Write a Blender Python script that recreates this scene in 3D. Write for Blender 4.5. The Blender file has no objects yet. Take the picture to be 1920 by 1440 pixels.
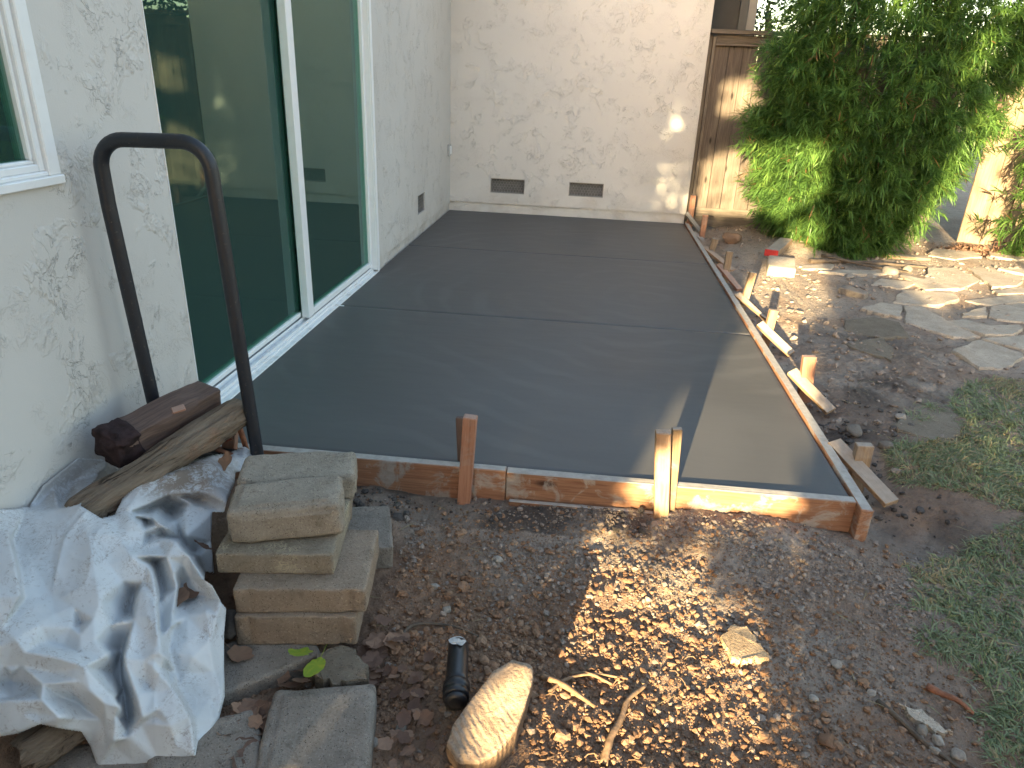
import bpy, bmesh, math, random
import numpy as np
from mathutils import Vector, Matrix
from mathutils.geometry import delaunay_2d_cdt

S = bpy.context.scene
COL = S.collection
R = math.radians
rng = np.random.RandomState(7)
random.seed(7)

# ---------------------------------------------------------------- camera
cam = bpy.data.objects.new('camera', bpy.data.cameras.new('camera'))
COL.objects.link(cam)
S.camera = cam
cam.data.sensor_fit = 'HORIZONTAL'
cam.data.sensor_width = 36.0
cam.data.lens = 36.0 * 1326.92 / 1920.0
cam.data.clip_start = 0.05
cam.data.clip_end = 500
_yaw, _pit, _rol = -0.09390744, 0.40685723, 0.04243295
_f = Vector((math.sin(_yaw) * math.cos(_pit), math.cos(_yaw) * math.cos(_pit), -math.sin(_pit)))
_r = Vector((math.cos(_yaw), -math.sin(_yaw), 0))
_u = _r.cross(_f)
_r2 = math.cos(_rol) * _r + math.sin(_rol) * _u
_u2 = -math.sin(_rol) * _r + math.cos(_rol) * _u
cam.matrix_world = Matrix(((_r2.x, _u2.x, -_f.x, 1.44814), (_r2.y, _u2.y, -_f.y, 0.0), (_r2.z, _u2.z, -_f.z, 1.3), (0, 0, 0, 1)))

# ---------------------------------------------------------------- sky, sun, exposure
SUN_AZ, SUN_EL = 15.0, 9.0          # light travels towards +Y and a little +X
W = bpy.data.worlds.new('World')
S.world = W
W.use_nodes = True
nt = W.node_tree
sky = nt.nodes.new('ShaderNodeTexSky')
sky.sky_type = 'NISHITA'
sky.sun_disc = False
sky.sun_elevation = R(SUN_EL)
sky.sun_rotation = R(SUN_AZ + 180)
sky.dust_density = 1.5
sky.ozone_density = 1.0
wb = nt.nodes.new('ShaderNodeMix'); wb.data_type = 'RGBA'; wb.blend_type = 'MULTIPLY'      # the camera's white balance for open shade
wb.inputs[0].default_value = 1.0; wb.inputs[7].default_value = (1.09, 1.0, 0.93, 1)
nt.links.new(sky.outputs[0], wb.inputs[6])
nt.links.new(wb.outputs[2], nt.nodes['Background'].inputs[0])
nt.nodes['Background'].inputs[1].default_value = 0.12
sun = bpy.data.objects.new('sun', bpy.data.lights.new('sun', 'SUN'))
COL.objects.link(sun)
sun.data.energy = 5.0
sun.data.angle = R(0.6)
sun.data.color = (1.0, 0.77, 0.42)
_sd = Vector((math.sin(R(SUN_AZ)) * math.cos(R(SUN_EL)), math.cos(R(SUN_AZ)) * math.cos(R(SUN_EL)), -math.sin(R(SUN_EL))))
sun.rotation_euler = _sd.to_track_quat('-Z', 'Y').to_euler()
S.view_settings.view_transform = 'Standard'
S.view_settings.look = 'None'
S.view_settings.gamma = 1
S.view_settings.exposure = 3.0
S.view_settings.use_curve_mapping = False
S.cycles.max_bounces = 8
S.cycles.transparent_max_bounces = 12

# ---------------------------------------------------------------- measured data
D = {}
D['CREASE'] = [[[-30,966],[45,962],[110,955],[150,947],[190,972],[225,1010],[250,1043],[268,1068]],[[165,1000],[176,1060],[187,1130]],[[-30,990],[17,1010],[30,1060],[38,1120]],[[25,1012],[37,1060],[46,1120],[5,1180]],[[78,1175],[133,1176]],[[29,1200],[45,1224],[111,1237],[160,1255],[213,1308],[225,1327]],[[80,1284],[155,1283]],[[133,1291],[190,1352]],[[25,1314],[78,1313],[112,1346],[148,1350]],[[275,1058],[287,1080],[295,1130],[300,1195],[301,1227]],[[275,1058],[267,1090],[250,1160],[232,1235],[255,1300],[266,1345],[265,1358]],[[228,1220],[230,1290],[236,1345]],[[252,1045],[314,1045],[333,1102],[322,1177]],[[329,1018],[355,1044],[383,1089],[396,1098],[413,1128],[424,1141]],[[232,1235],[270,1235],[310,1230],[303,1252],[322,1288],[340,1315],[355,1342],[366,1415]],[[266,1345],[240,1375],[213,1388],[184,1440]],[[217,1345],[213,1388]],[[215,965],[245,960],[320,926],[380,923],[424,944]],[[350,952],[349,1004]],[[359,947],[398,959]],[[243,967],[286,973],[312,990]],[[243,1027],[271,998],[297,986]],[[329,1018],[290,1005],[265,1028]]]
D['TARP'] = [[55.0,950.0,0.012,1.478,0.186],[82.0,910.0,0.012,1.541,0.215],[145.0,860.0,0.012,1.682,0.222],[195.0,862.0,0.025,1.771,0.17],[202.0,874.0,0.036,1.766,0.151],[140.0,905.0,0.012,1.651,0.158],[120.0,935.0,0.031,1.577,0.151],[70.0,946.0,0.012,1.505,0.176],[100.0,915.0,0.012,1.571,0.189],[160.0,885.0,0.012,1.701,0.165],[185.0,890.0,0.03,1.73,0.141],[-30.0,957.0,0.012,1.347,0.26],[-30.0,966.0,0.012,1.343,0.248],[45.0,962.0,0.043,1.425,0.204],[110.0,955.0,0.117,1.456,0.204],[150.0,947.0,0.174,1.464,0.218],[190.0,972.0,0.246,1.442,0.199],[225.0,1010.0,0.326,1.393,0.179],[250.0,1043.0,0.386,1.35,0.164],[268.0,1068.0,0.417,1.334,0.139],[-30.0,990.0,0.034,1.312,0.234],[17.0,1010.0,0.118,1.289,0.229],[30.0,1060.0,0.191,1.216,0.214],[38.0,1120.0,0.258,1.139,0.194],[-30.0,1070.0,0.13,1.192,0.209],[-30.0,1120.0,0.193,1.116,0.204],[25.0,1012.0,0.085,1.332,0.191],[37.0,1060.0,0.155,1.26,0.176],[46.0,1120.0,0.222,1.185,0.151],[5.0,1180.0,0.249,1.085,0.15],[100.0,1000.0,0.166,1.368,0.195],[60.0,1000.0,0.115,1.359,0.195],[130.0,975.0,0.177,1.415,0.204],[165.0,1000.0,0.255,1.376,0.2],[176.0,1060.0,0.325,1.29,0.174],[187.0,1130.0,0.389,1.207,0.139],[100.0,1060.0,0.221,1.285,0.165],[100.0,1120.0,0.265,1.216,0.13],[60.0,1060.0,0.178,1.271,0.171],[230.0,1090.0,0.382,1.301,0.125],[215.0,1130.0,0.384,1.258,0.095],[205.0,1060.0,0.342,1.318,0.155],[240.0,1120.0,0.383,1.306,0.071],[138.0,1136.0,0.334,1.192,0.134],[100.0,1150.0,0.306,1.163,0.135],[175.0,1160.0,0.395,1.171,0.124],[178.0,1200.0,0.42,1.133,0.099],[78.0,1175.0,0.31,1.12,0.135],[133.0,1176.0,0.356,1.147,0.115],[150.0,1165.0,0.35,1.181,0.101],[200.0,1229.0,0.462,1.108,0.084],[205.0,1170.0,0.42,1.185,0.099],[212.0,1215.0,0.419,1.18,0.031],[29.0,1200.0,0.293,1.066,0.144],[45.0,1224.0,0.318,1.053,0.124],[111.0,1237.0,0.391,1.059,0.109],[160.0,1255.0,0.45,1.056,0.094],[152.0,1225.0,0.408,1.1,0.09],[150.0,1190.0,0.386,1.133,0.11],[90.0,1205.0,0.321,1.113,0.096],[80.0,1184.0,0.313,1.116,0.125],[120.0,1210.0,0.352,1.12,0.086],[40.0,1250.0,0.309,1.046,0.09],[100.0,1262.0,0.37,1.056,0.07],[20.0,1260.0,0.297,1.03,0.089],[-30.0,1232.0,0.24,1.034,0.119],[8.0,1250.0,0.274,1.041,0.09],[-30.0,1290.0,0.257,0.999,0.07],[80.0,1284.0,0.374,1.02,0.074],[155.0,1283.0,0.455,1.034,0.074],[213.0,1308.0,0.518,1.036,0.043],[225.0,1327.0,0.536,1.026,0.028],[197.0,1353.0,0.507,1.011,-0.001],[133.0,1291.0,0.423,1.036,0.055],[190.0,1352.0,0.484,1.026,-0.02],[170.0,1300.0,0.479,1.023,0.063],[195.0,1320.0,0.508,1.018,0.043],[25.0,1310.0,0.302,1.013,0.031],[20.0,1280.0,0.265,1.051,0.032],[60.0,1290.0,0.32,1.045,0.031],[55.0,1310.0,0.356,0.999,0.055],[25.0,1314.0,0.332,0.985,0.059],[78.0,1313.0,0.392,0.991,0.064],[-30.0,1318.0,0.268,0.979,0.05],[112.0,1346.0,0.442,0.971,0.044],[148.0,1350.0,0.451,1.006,-0.0],[120.0,1310.0,0.399,1.036,0.021],[150.0,1325.0,0.427,1.042,-0.004],[-30.0,1386.0,0.276,0.948,-0.019],[35.0,1375.0,0.352,0.957,0.001],[75.0,1357.0,0.398,0.966,0.025],[107.0,1365.0,0.427,0.973,0.01],[153.0,1372.0,0.453,1.002,-0.03],[170.0,1400.0,0.454,1.013,-0.088],[184.0,1440.0,0.482,0.988,-0.118],[30.0,1350.0,0.343,0.968,0.025],[70.0,1338.0,0.379,0.985,0.03],[40.0,1340.0,0.352,0.974,0.035],[275.0,1058.0,0.418,1.349,0.144],[287.0,1080.0,0.451,1.321,0.134],[295.0,1130.0,0.494,1.26,0.108],[300.0,1195.0,0.545,1.178,0.084],[301.0,1227.0,0.565,1.143,0.069],[267.0,1090.0,0.424,1.314,0.119],[250.0,1160.0,0.463,1.21,0.099],[232.0,1235.0,0.496,1.114,0.073],[275.0,1150.0,0.49,1.222,0.108],[280.0,1200.0,0.519,1.175,0.074],[260.0,1215.0,0.506,1.153,0.069],[245.0,1150.0,0.391,1.293,0.033],[252.0,1110.0,0.379,1.337,0.062],[228.0,1220.0,0.421,1.202,0.003],[252.0,1045.0,0.387,1.352,0.159],[314.0,1045.0,0.457,1.378,0.148],[290.0,1055.0,0.38,1.431,0.082],[300.0,1090.0,0.418,1.386,0.062],[305.0,1112.0,0.442,1.355,0.051],[333.0,1102.0,0.505,1.328,0.099],[322.0,1177.0,0.537,1.235,0.06],[312.0,1095.0,0.455,1.358,0.08],[297.0,1135.0,0.472,1.291,0.07],[325.0,1075.0,0.489,1.345,0.128],[303.0,1160.0,0.486,1.274,0.046],[302.0,1185.0,0.503,1.241,0.036],[329.0,1018.0,0.453,1.426,0.158],[355.0,1044.0,0.501,1.402,0.137],[383.0,1089.0,0.563,1.353,0.108],[396.0,1098.0,0.582,1.35,0.098],[413.0,1128.0,0.612,1.329,0.069],[424.0,1141.0,0.62,1.338,0.04],[420.0,1190.0,0.633,1.29,0.001],[420.0,1250.0,0.653,1.238,-0.049],[422.0,1305.0,0.681,1.179,-0.079],[410.0,1350.0,0.689,1.128,-0.099],[376.0,1425.0,0.69,1.038,-0.119],[300.0,1435.0,0.61,1.013,-0.119],[205.0,1440.0,0.506,0.991,-0.118],[340.0,1060.0,0.476,1.4,0.109],[360.0,1085.0,0.507,1.388,0.08],[340.0,1095.0,0.462,1.407,0.042],[335.0,1115.0,0.47,1.377,0.032],[345.0,1122.0,0.483,1.377,0.022],[385.0,1108.0,0.55,1.371,0.06],[382.0,1130.0,0.554,1.349,0.041],[385.0,1118.0,0.543,1.377,0.036],[325.0,1178.0,0.521,1.262,0.031],[405.0,1150.0,0.613,1.303,0.054],[350.0,1155.0,0.541,1.292,0.045],[412.0,1180.0,0.623,1.291,0.015],[230.0,1290.0,0.462,1.131,-0.038],[236.0,1345.0,0.494,1.084,-0.072],[215.0,1260.0,0.437,1.147,-0.008],[222.0,1310.0,0.463,1.11,-0.048],[255.0,1300.0,0.547,1.066,0.029],[266.0,1345.0,0.577,1.032,-0.001],[265.0,1358.0,0.567,1.038,-0.03],[250.0,1265.0,0.522,1.101,0.044],[250.0,1330.0,0.527,1.072,-0.029],[270.0,1235.0,0.533,1.13,0.064],[310.0,1230.0,0.571,1.149,0.059],[303.0,1252.0,0.569,1.133,0.039],[322.0,1288.0,0.605,1.106,0.014],[340.0,1315.0,0.634,1.089,-0.006],[355.0,1342.0,0.657,1.075,-0.03],[366.0,1415.0,0.687,1.028,-0.09],[312.0,1255.0,0.556,1.164,0.001],[330.0,1260.0,0.572,1.173,-0.014],[316.0,1222.0,0.545,1.198,0.021],[335.0,1290.0,0.594,1.143,-0.029],[352.0,1318.0,0.624,1.122,-0.049],[366.0,1345.0,0.655,1.096,-0.059],[374.0,1415.0,0.683,1.047,-0.114],[350.0,1200.0,0.573,1.231,0.03],[395.0,1200.0,0.619,1.254,0.015],[350.0,1260.0,0.596,1.177,-0.014],[400.0,1260.0,0.644,1.205,-0.035],[395.0,1310.0,0.66,1.155,-0.065],[400.0,1350.0,0.685,1.115,-0.084],[360.0,1230.0,0.602,1.199,0.015],[290.0,1300.0,0.574,1.088,0.01],[275.0,1280.0,0.544,1.109,0.015],[300.0,1265.0,0.576,1.113,0.039],[290.0,1345.0,0.588,1.055,-0.025],[320.0,1362.0,0.632,1.042,-0.03],[240.0,1385.0,0.55,1.011,-0.045],[215.0,1400.0,0.515,1.01,-0.074],[250.0,1430.0,0.556,1.004,-0.109],[330.0,1400.0,0.644,1.03,-0.075],[300.0,1330.0,0.6,1.061,-0.005],[325.0,1330.0,0.625,1.069,-0.011],[217.0,1345.0,0.526,1.02,0.004],[176.0,1376.0,0.468,1.015,-0.049],[213.0,1388.0,0.532,0.993,-0.031],[200.0,1370.0,0.504,1.012,-0.03],[240.0,1375.0,0.539,1.027,-0.049],[195.0,1410.0,0.497,0.998,-0.079],[283.0,857.0,0.204,1.74,0.214],[330.0,857.0,0.26,1.776,0.2],[352.0,866.0,0.289,1.786,0.18],[398.0,853.0,0.339,1.842,0.179],[433.0,866.0,0.402,1.835,0.164],[425.0,850.0,0.332,1.939,0.131],[460.0,838.0,0.388,1.96,0.15],[492.0,860.0,0.451,1.943,0.121],[470.0,878.0,0.446,1.87,0.126],[442.0,886.0,0.416,1.829,0.131],[440.0,905.0,0.449,1.758,0.14],[425.0,942.0,0.476,1.652,0.14],[455.0,860.0,0.406,1.9,0.14],[440.0,848.0,0.358,1.943,0.136],[420.0,875.0,0.395,1.804,0.164],[215.0,965.0,0.248,1.489,0.18],[245.0,960.0,0.286,1.502,0.184],[320.0,926.0,0.34,1.605,0.183],[380.0,923.0,0.414,1.642,0.174],[424.0,944.0,0.477,1.647,0.14],[300.0,895.0,0.288,1.645,0.209],[390.0,882.0,0.382,1.736,0.189],[392.0,908.0,0.419,1.671,0.183],[340.0,890.0,0.329,1.684,0.199],[260.0,905.0,0.252,1.601,0.213],[230.0,935.0,0.242,1.538,0.199],[340.0,915.0,0.357,1.631,0.189],[425.0,915.0,0.448,1.711,0.15],[268.0,958.0,0.261,1.584,0.131],[300.0,946.0,0.27,1.649,0.112],[330.0,945.0,0.313,1.66,0.111],[420.0,960.0,0.468,1.645,0.111],[375.0,935.0,0.375,1.685,0.121],[400.0,945.0,0.423,1.672,0.116],[275.0,975.0,0.296,1.545,0.131],[359.0,947.0,0.386,1.623,0.14],[398.0,959.0,0.442,1.629,0.12],[396.0,1014.0,0.453,1.584,0.051],[402.0,1075.0,0.489,1.517,-0.007],[350.0,952.0,0.379,1.608,0.14],[349.0,1004.0,0.425,1.516,0.115],[310.0,1008.0,0.364,1.514,0.102],[330.0,975.0,0.365,1.572,0.12],[372.0,985.0,0.434,1.566,0.115],[375.0,1040.0,0.454,1.519,0.051],[355.0,1028.0,0.411,1.541,0.052],[340.0,1010.0,0.383,1.554,0.072],[320.0,960.0,0.284,1.671,0.073],[365.0,1035.0,0.411,1.563,0.023],[385.0,1070.0,0.481,1.491,0.022],[243.0,967.0,0.298,1.479,0.189],[286.0,973.0,0.36,1.483,0.183],[312.0,990.0,0.399,1.476,0.163],[243.0,1027.0,0.352,1.386,0.16],[271.0,998.0,0.355,1.448,0.164],[297.0,986.0,0.378,1.475,0.168],[305.0,1000.0,0.355,1.519,0.111],[290.0,1005.0,0.359,1.48,0.131],[265.0,1028.0,0.373,1.401,0.15],[300.0,1030.0,0.408,1.423,0.135],[280.0,1010.0,0.343,1.478,0.121],[240.0,1000.0,0.331,1.418,0.179],[262.0,985.0,0.344,1.45,0.183],[300.0,1015.0,0.403,1.437,0.149]]
D['TARP_OUT'] = [[-30,957],[55,950],[82,910],[145,860],[195,862],[202,874],[185,890],[150,947],[190,972],[215,965],[230,935],[260,905],[283,857],[330,857],[352,866],[398,853],[425,850],[460,838],[492,860],[470,878],[442,886],[440,905],[425,942],[424,944],[420,960],[398,959],[396,1014],[402,1075],[385,1070],[383,1089],[396,1098],[413,1128],[424,1141],[420,1190],[420,1250],[422,1305],[410,1350],[376,1425],[300,1435],[205,1440],[184,1440],[170,1400],[153,1372],[107,1365],[75,1357],[35,1375],[-30,1386]]
D['FLAG'] = [[[3.688,5.017],[3.812,5.0],[3.862,4.647],[3.928,4.432],[3.75,4.392],[3.64,4.517],[3.556,4.637]],[[3.77,4.686],[3.988,4.821],[4.093,4.68],[4.322,4.753],[4.283,4.644],[4.162,4.51],[3.973,4.479],[3.885,4.593]],[[4.316,5.131],[4.591,5.273],[4.705,5.215],[4.472,4.808],[4.22,4.841],[4.199,4.913]],[[4.207,5.278],[4.717,5.543],[4.892,5.56],[4.75,5.322],[4.603,5.296],[4.33,5.172]],[[4.335,6.221],[4.594,6.311],[4.612,5.882],[4.308,5.564],[4.136,5.806]],[[4.71,6.356],[4.984,6.465],[5.06,6.121],[4.831,5.792],[4.585,5.673],[4.644,5.981]],[[3.837,5.446],[4.212,5.444],[4.169,5.269],[3.953,5.09],[3.832,5.052],[3.637,5.09]],[[3.614,4.121],[3.877,4.349],[4.014,4.159],[4.007,4.094],[3.771,3.864],[3.651,3.867]],[[3.909,4.391],[4.24,4.55],[4.311,4.427],[4.172,4.193],[4.067,4.219]],[[2.995,4.119],[3.277,4.261],[3.272,4.063],[3.192,3.873],[3.038,4.045]],[[3.169,4.608],[3.391,4.723],[3.516,4.628],[3.461,4.327],[3.243,4.261],[3.084,4.372]],[[2.87,3.006],[2.966,3.116],[3.101,3.283],[3.234,3.343],[3.239,3.232],[3.177,3.016],[3.105,2.909],[2.984,2.868],[2.879,2.95]],[[3.228,6.009],[3.545,6.129],[3.478,5.958],[3.228,5.891]],[[3.327,5.802],[3.585,5.954],[3.954,6.085],[3.912,5.944],[3.532,5.782]],[[3.793,5.759],[4.056,5.68],[3.853,5.488],[3.653,5.565]],[[4.031,4.917],[4.275,5.111],[4.18,4.887],[3.999,4.844]],[[4.555,5.61],[4.847,5.767],[4.977,5.716],[4.893,5.613],[4.543,5.499]],[[5.222,7.062],[5.61,7.173],[5.601,6.93],[5.316,6.737],[5.131,6.837]],[[4.723,7.044],[5.082,7.022],[5.053,6.816],[4.726,6.611],[4.534,6.708]],[[3.989,5.441],[3.995,5.904],[4.128,5.786],[4.284,5.542]],[[3.694,5.066],[3.564,4.721],[3.448,4.78],[3.36,4.892],[3.554,5.079]],[[4.963,6.356],[5.237,6.43],[5.277,6.241],[5.097,6.162]]]
D['GRASS'] = [[[6.396,4.054],[3.84,3.777],[3.591,3.711],[3.4,3.572],[3.297,3.378],[3.218,3.102],[3.102,2.912],[2.959,2.881],[2.842,2.805],[2.763,2.735],[2.757,2.56],[2.869,2.48],[2.994,2.408],[3.049,2.364],[3.117,2.358],[5.36,2.417]],[[5.438,2.539],[3.097,2.338],[2.865,2.175],[2.744,2.1],[2.551,2.016],[2.569,1.855],[2.499,1.808],[2.615,1.758],[2.633,1.683],[2.588,1.623],[2.592,1.526],[2.533,1.444],[2.496,1.35],[2.499,1.26],[2.478,0.599],[4.693,0.643]]]
D['TUFTS'] = [[2.543,1.662],[2.556,1.644],[2.529,1.681],[3.155,3.252],[3.027,3.113],[2.607,1.442],[2.86,2.826]]
D['STAKES'] = [[[2.5,7.47,-0.115],[2.499,7.47,0.294],0.055],[[2.573,7.064,-0.16],[2.583,7.064,0.171],0.051],[[2.537,6.305,-0.16],[2.571,6.305,0.097],0.051],[[2.554,5.548,-0.16],[2.558,5.548,0.151],0.049],[[2.543,4.793,-0.16],[2.581,4.793,0.178],0.046],[[2.554,4.103,-0.16],[2.573,4.103,0.125],0.047],[[2.589,3.329,-0.16],[2.568,3.329,0.129],0.062],[[2.594,2.568,-0.16],[2.588,2.568,0.053],0.062]]
D['BRACES'] = [[[2.445,7.42,0.122],[2.604,7.42,-0.044]],[[2.507,7.177,-0.025],[2.634,6.852,-0.08]],[[2.507,6.369,0.0],[2.682,5.889,-0.08]],[[2.507,5.612,0.024],[2.625,5.286,-0.08]],[[2.507,4.814,0.012],[2.672,4.548,-0.08]],[[2.507,4.104,0.035],[2.671,3.936,-0.08]],[[2.507,3.354,0.036],[2.663,3.162,-0.08]],[[2.507,2.656,0.009],[2.647,2.365,-0.08]]]
D['GAPS'] = [[[0.333,0.543],[0.247,0.582],[0.231,0.605],[0.153,0.65],[0.153,0.684],[0.186,0.695],[0.248,0.7],[0.339,0.699],[0.448,0.696],[0.555,0.693],[0.632,0.681],[0.656,0.648],[0.717,0.648],[0.814,0.637],[0.821,0.608],[0.821,0.555]],[[0.103,0.632],[0.141,0.644],[0.18,0.649],[0.245,0.661],[0.279,0.645],[0.254,0.634],[0.208,0.623],[0.143,0.625]],[[0.275,0.87],[0.324,0.912],[0.388,0.982],[0.441,1.058],[0.509,1.157],[0.612,1.128],[0.718,1.062],[0.795,1.006],[0.82,0.949],[0.835,0.855]],[[0.271,0.957],[0.805,1.011],[0.845,0.802],[0.287,0.807]],[[0.525,1.423],[0.771,1.524],[1.021,1.447],[1.042,1.278],[0.897,1.166],[0.869,1.082],[0.9,1.002],[0.936,0.929],[0.868,0.918],[0.783,0.998],[0.641,1.104],[0.464,1.208],[0.453,1.302]],[[0.437,1.357],[0.708,1.312],[0.835,1.042],[0.624,1.007]],[[-0.24,2.365],[-0.066,2.435],[0.241,2.465],[0.397,1.872],[-0.244,1.835]],[[-0.192,3.083],[0.153,3.12],[0.153,2.978],[-0.18,3.002]],[[-0.182,2.916],[0.182,2.955],[0.131,2.808],[-0.163,2.795]],[[0.267,2.406],[0.547,2.463],[0.855,2.426],[0.915,2.141],[0.857,2.025],[0.658,1.875],[0.602,1.801],[0.337,1.996]],[[0.702,1.761],[0.886,1.864],[0.954,1.752],[0.906,1.537],[0.742,1.55]],[[2.143,2.876],[2.015,2.809],[1.882,2.441],[1.801,2.081],[1.717,1.701],[1.94,1.546],[2.145,2.279],[2.287,2.675]],[[2.298,1.53],[2.302,3.385],[2.751,3.401],[3.34,1.598]],[[1.862,3.301],[1.946,3.246],[1.807,2.947],[1.709,2.971]],[[1.005,3.775],[1.202,3.78],[1.233,3.413],[1.103,3.447]],[[1.748,3.794],[1.96,3.799],[2.041,3.401],[1.881,3.471]],[[1.502,1.498],[3.002,1.694],[2.735,1.351],[2.285,1.384],[1.897,1.28],[1.722,1.307],[1.51,1.431]]]  # openings of the added leaf screen: lit patches carried back along the sun
D['PINS'] = [[-1.007,2.242,0.08],[-0.574,2.186,0.092],[-0.563,2.717,0.069],[-0.543,1.935,0.057],[-1.846,2.92,0.069],[1.73,0.961,0.05]]  # pinholes of the added leaf screen, for small light spots
D['ROCK'] = [[1.311,1.3],[1.354,1.335],[1.404,1.324],[1.41,1.284],[1.399,1.222],[1.383,1.16],[1.345,1.108],[1.309,1.084],[1.262,1.084],[1.228,1.122],[1.234,1.165],[1.269,1.228]]

# ---------------------------------------------------------------- helpers
def tag(o, label=None, cat=None, group=None, kind=None):
    if label: o['label'] = label
    if cat: o['category'] = cat
    if group: o['group'] = group
    if kind: o['kind'] = kind
    return o

def link(name, me, m=None, parent=None):
    o = bpy.data.objects.new(name, me)
    COL.objects.link(o)
    if parent: o.parent = parent
    if m is not None:
        if len(me.materials) == 0: me.materials.append(m)
    return o

def empty(name, loc=(0, 0, 0), rz=0):
    o = bpy.data.objects.new(name, None)
    COL.objects.link(o)
    o.location = loc
    o.rotation_euler = (0, 0, rz)
    o.empty_display_size = 0.1
    return o

def np_mesh(name, V, F, smooth=False, attrs=None):
    """V (n,3); F (m,k) with k = 3 or 4"""
    V = np.asarray(V, dtype=np.float32); F = np.asarray(F, dtype=np.int32)
    me = bpy.data.meshes.new(name)
    k = F.shape[1]
    me.vertices.add(len(V)); me.vertices.foreach_set('co', V.ravel())
    me.loops.add(F.size); me.loops.foreach_set('vertex_index', F.ravel())
    me.polygons.add(len(F))
    me.polygons.foreach_set('loop_start', np.arange(0, F.size, k, dtype=np.int32))
    me.polygons.foreach_set('loop_total', np.full(len(F), k, dtype=np.int32))
    me.polygons.foreach_set('use_smooth', np.full(len(F), smooth, dtype=bool))
    for an, av in (attrs or {}).items():
        a = me.attributes.new(an, 'FLOAT', 'POINT')
        a.data.foreach_set('value', np.asarray(av, dtype=np.float32))
    me.update(calc_edges=True)
    return me

def bm_mesh(name, bm, smooth=False):
    me = bpy.data.meshes.new(name)
    bm.normal_update()
    if smooth:
        for f in bm.faces: f.smooth = True
    bm.to_mesh(me); bm.free()
    return me

_perm = np.random.RandomState(3).rand(256, 256)
def vnoise(x, y, s=0):
    x = np.asarray(x, float) + s * 17.31; y = np.asarray(y, float) + s * 9.77
    xi = np.floor(x).astype(int); yi = np.floor(y).astype(int)
    fx = x - xi; fy = y - yi
    fx = fx * fx * (3 - 2 * fx); fy = fy * fy * (3 - 2 * fy)
    p = lambda a, b: _perm[a & 255, b & 255]
    return (p(xi, yi) * (1 - fx) + p(xi + 1, yi) * fx) * (1 - fy) + (p(xi, yi + 1) * (1 - fx) + p(xi + 1, yi + 1) * fx) * fy
def fbm(x, y, o=4, s=0, g=0.5):
    t = 0; a = 1; n = 0
    for i in range(o):
        t = t + a * vnoise(x * 2 ** i, y * 2 ** i, s + i * 3); n += a; a *= g
    return t / n
def sstep(a, b, x):
    t = np.clip((x - a) / (b - a), 0, 1); return t * t * (3 - 2 * t)
def gauss(x, y, cx, cy, r):
    return np.exp(-((x - cx) ** 2 + (y - cy) ** 2) / (r * r))

def inpoly(px, py, poly):
    px = np.asarray(px); py = np.asarray(py)
    ins = np.zeros(px.shape, bool)
    n = len(poly)
    for i in range(n):
        x1, y1 = poly[i][:2]; x2, y2 = poly[(i + 1) % n][:2]
        c = ((y1 > py) != (y2 > py))
        ins ^= c & (px < (x2 - x1) * (py - y1) / (y2 - y1 + 1e-12) + x1)
    return ins

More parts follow.
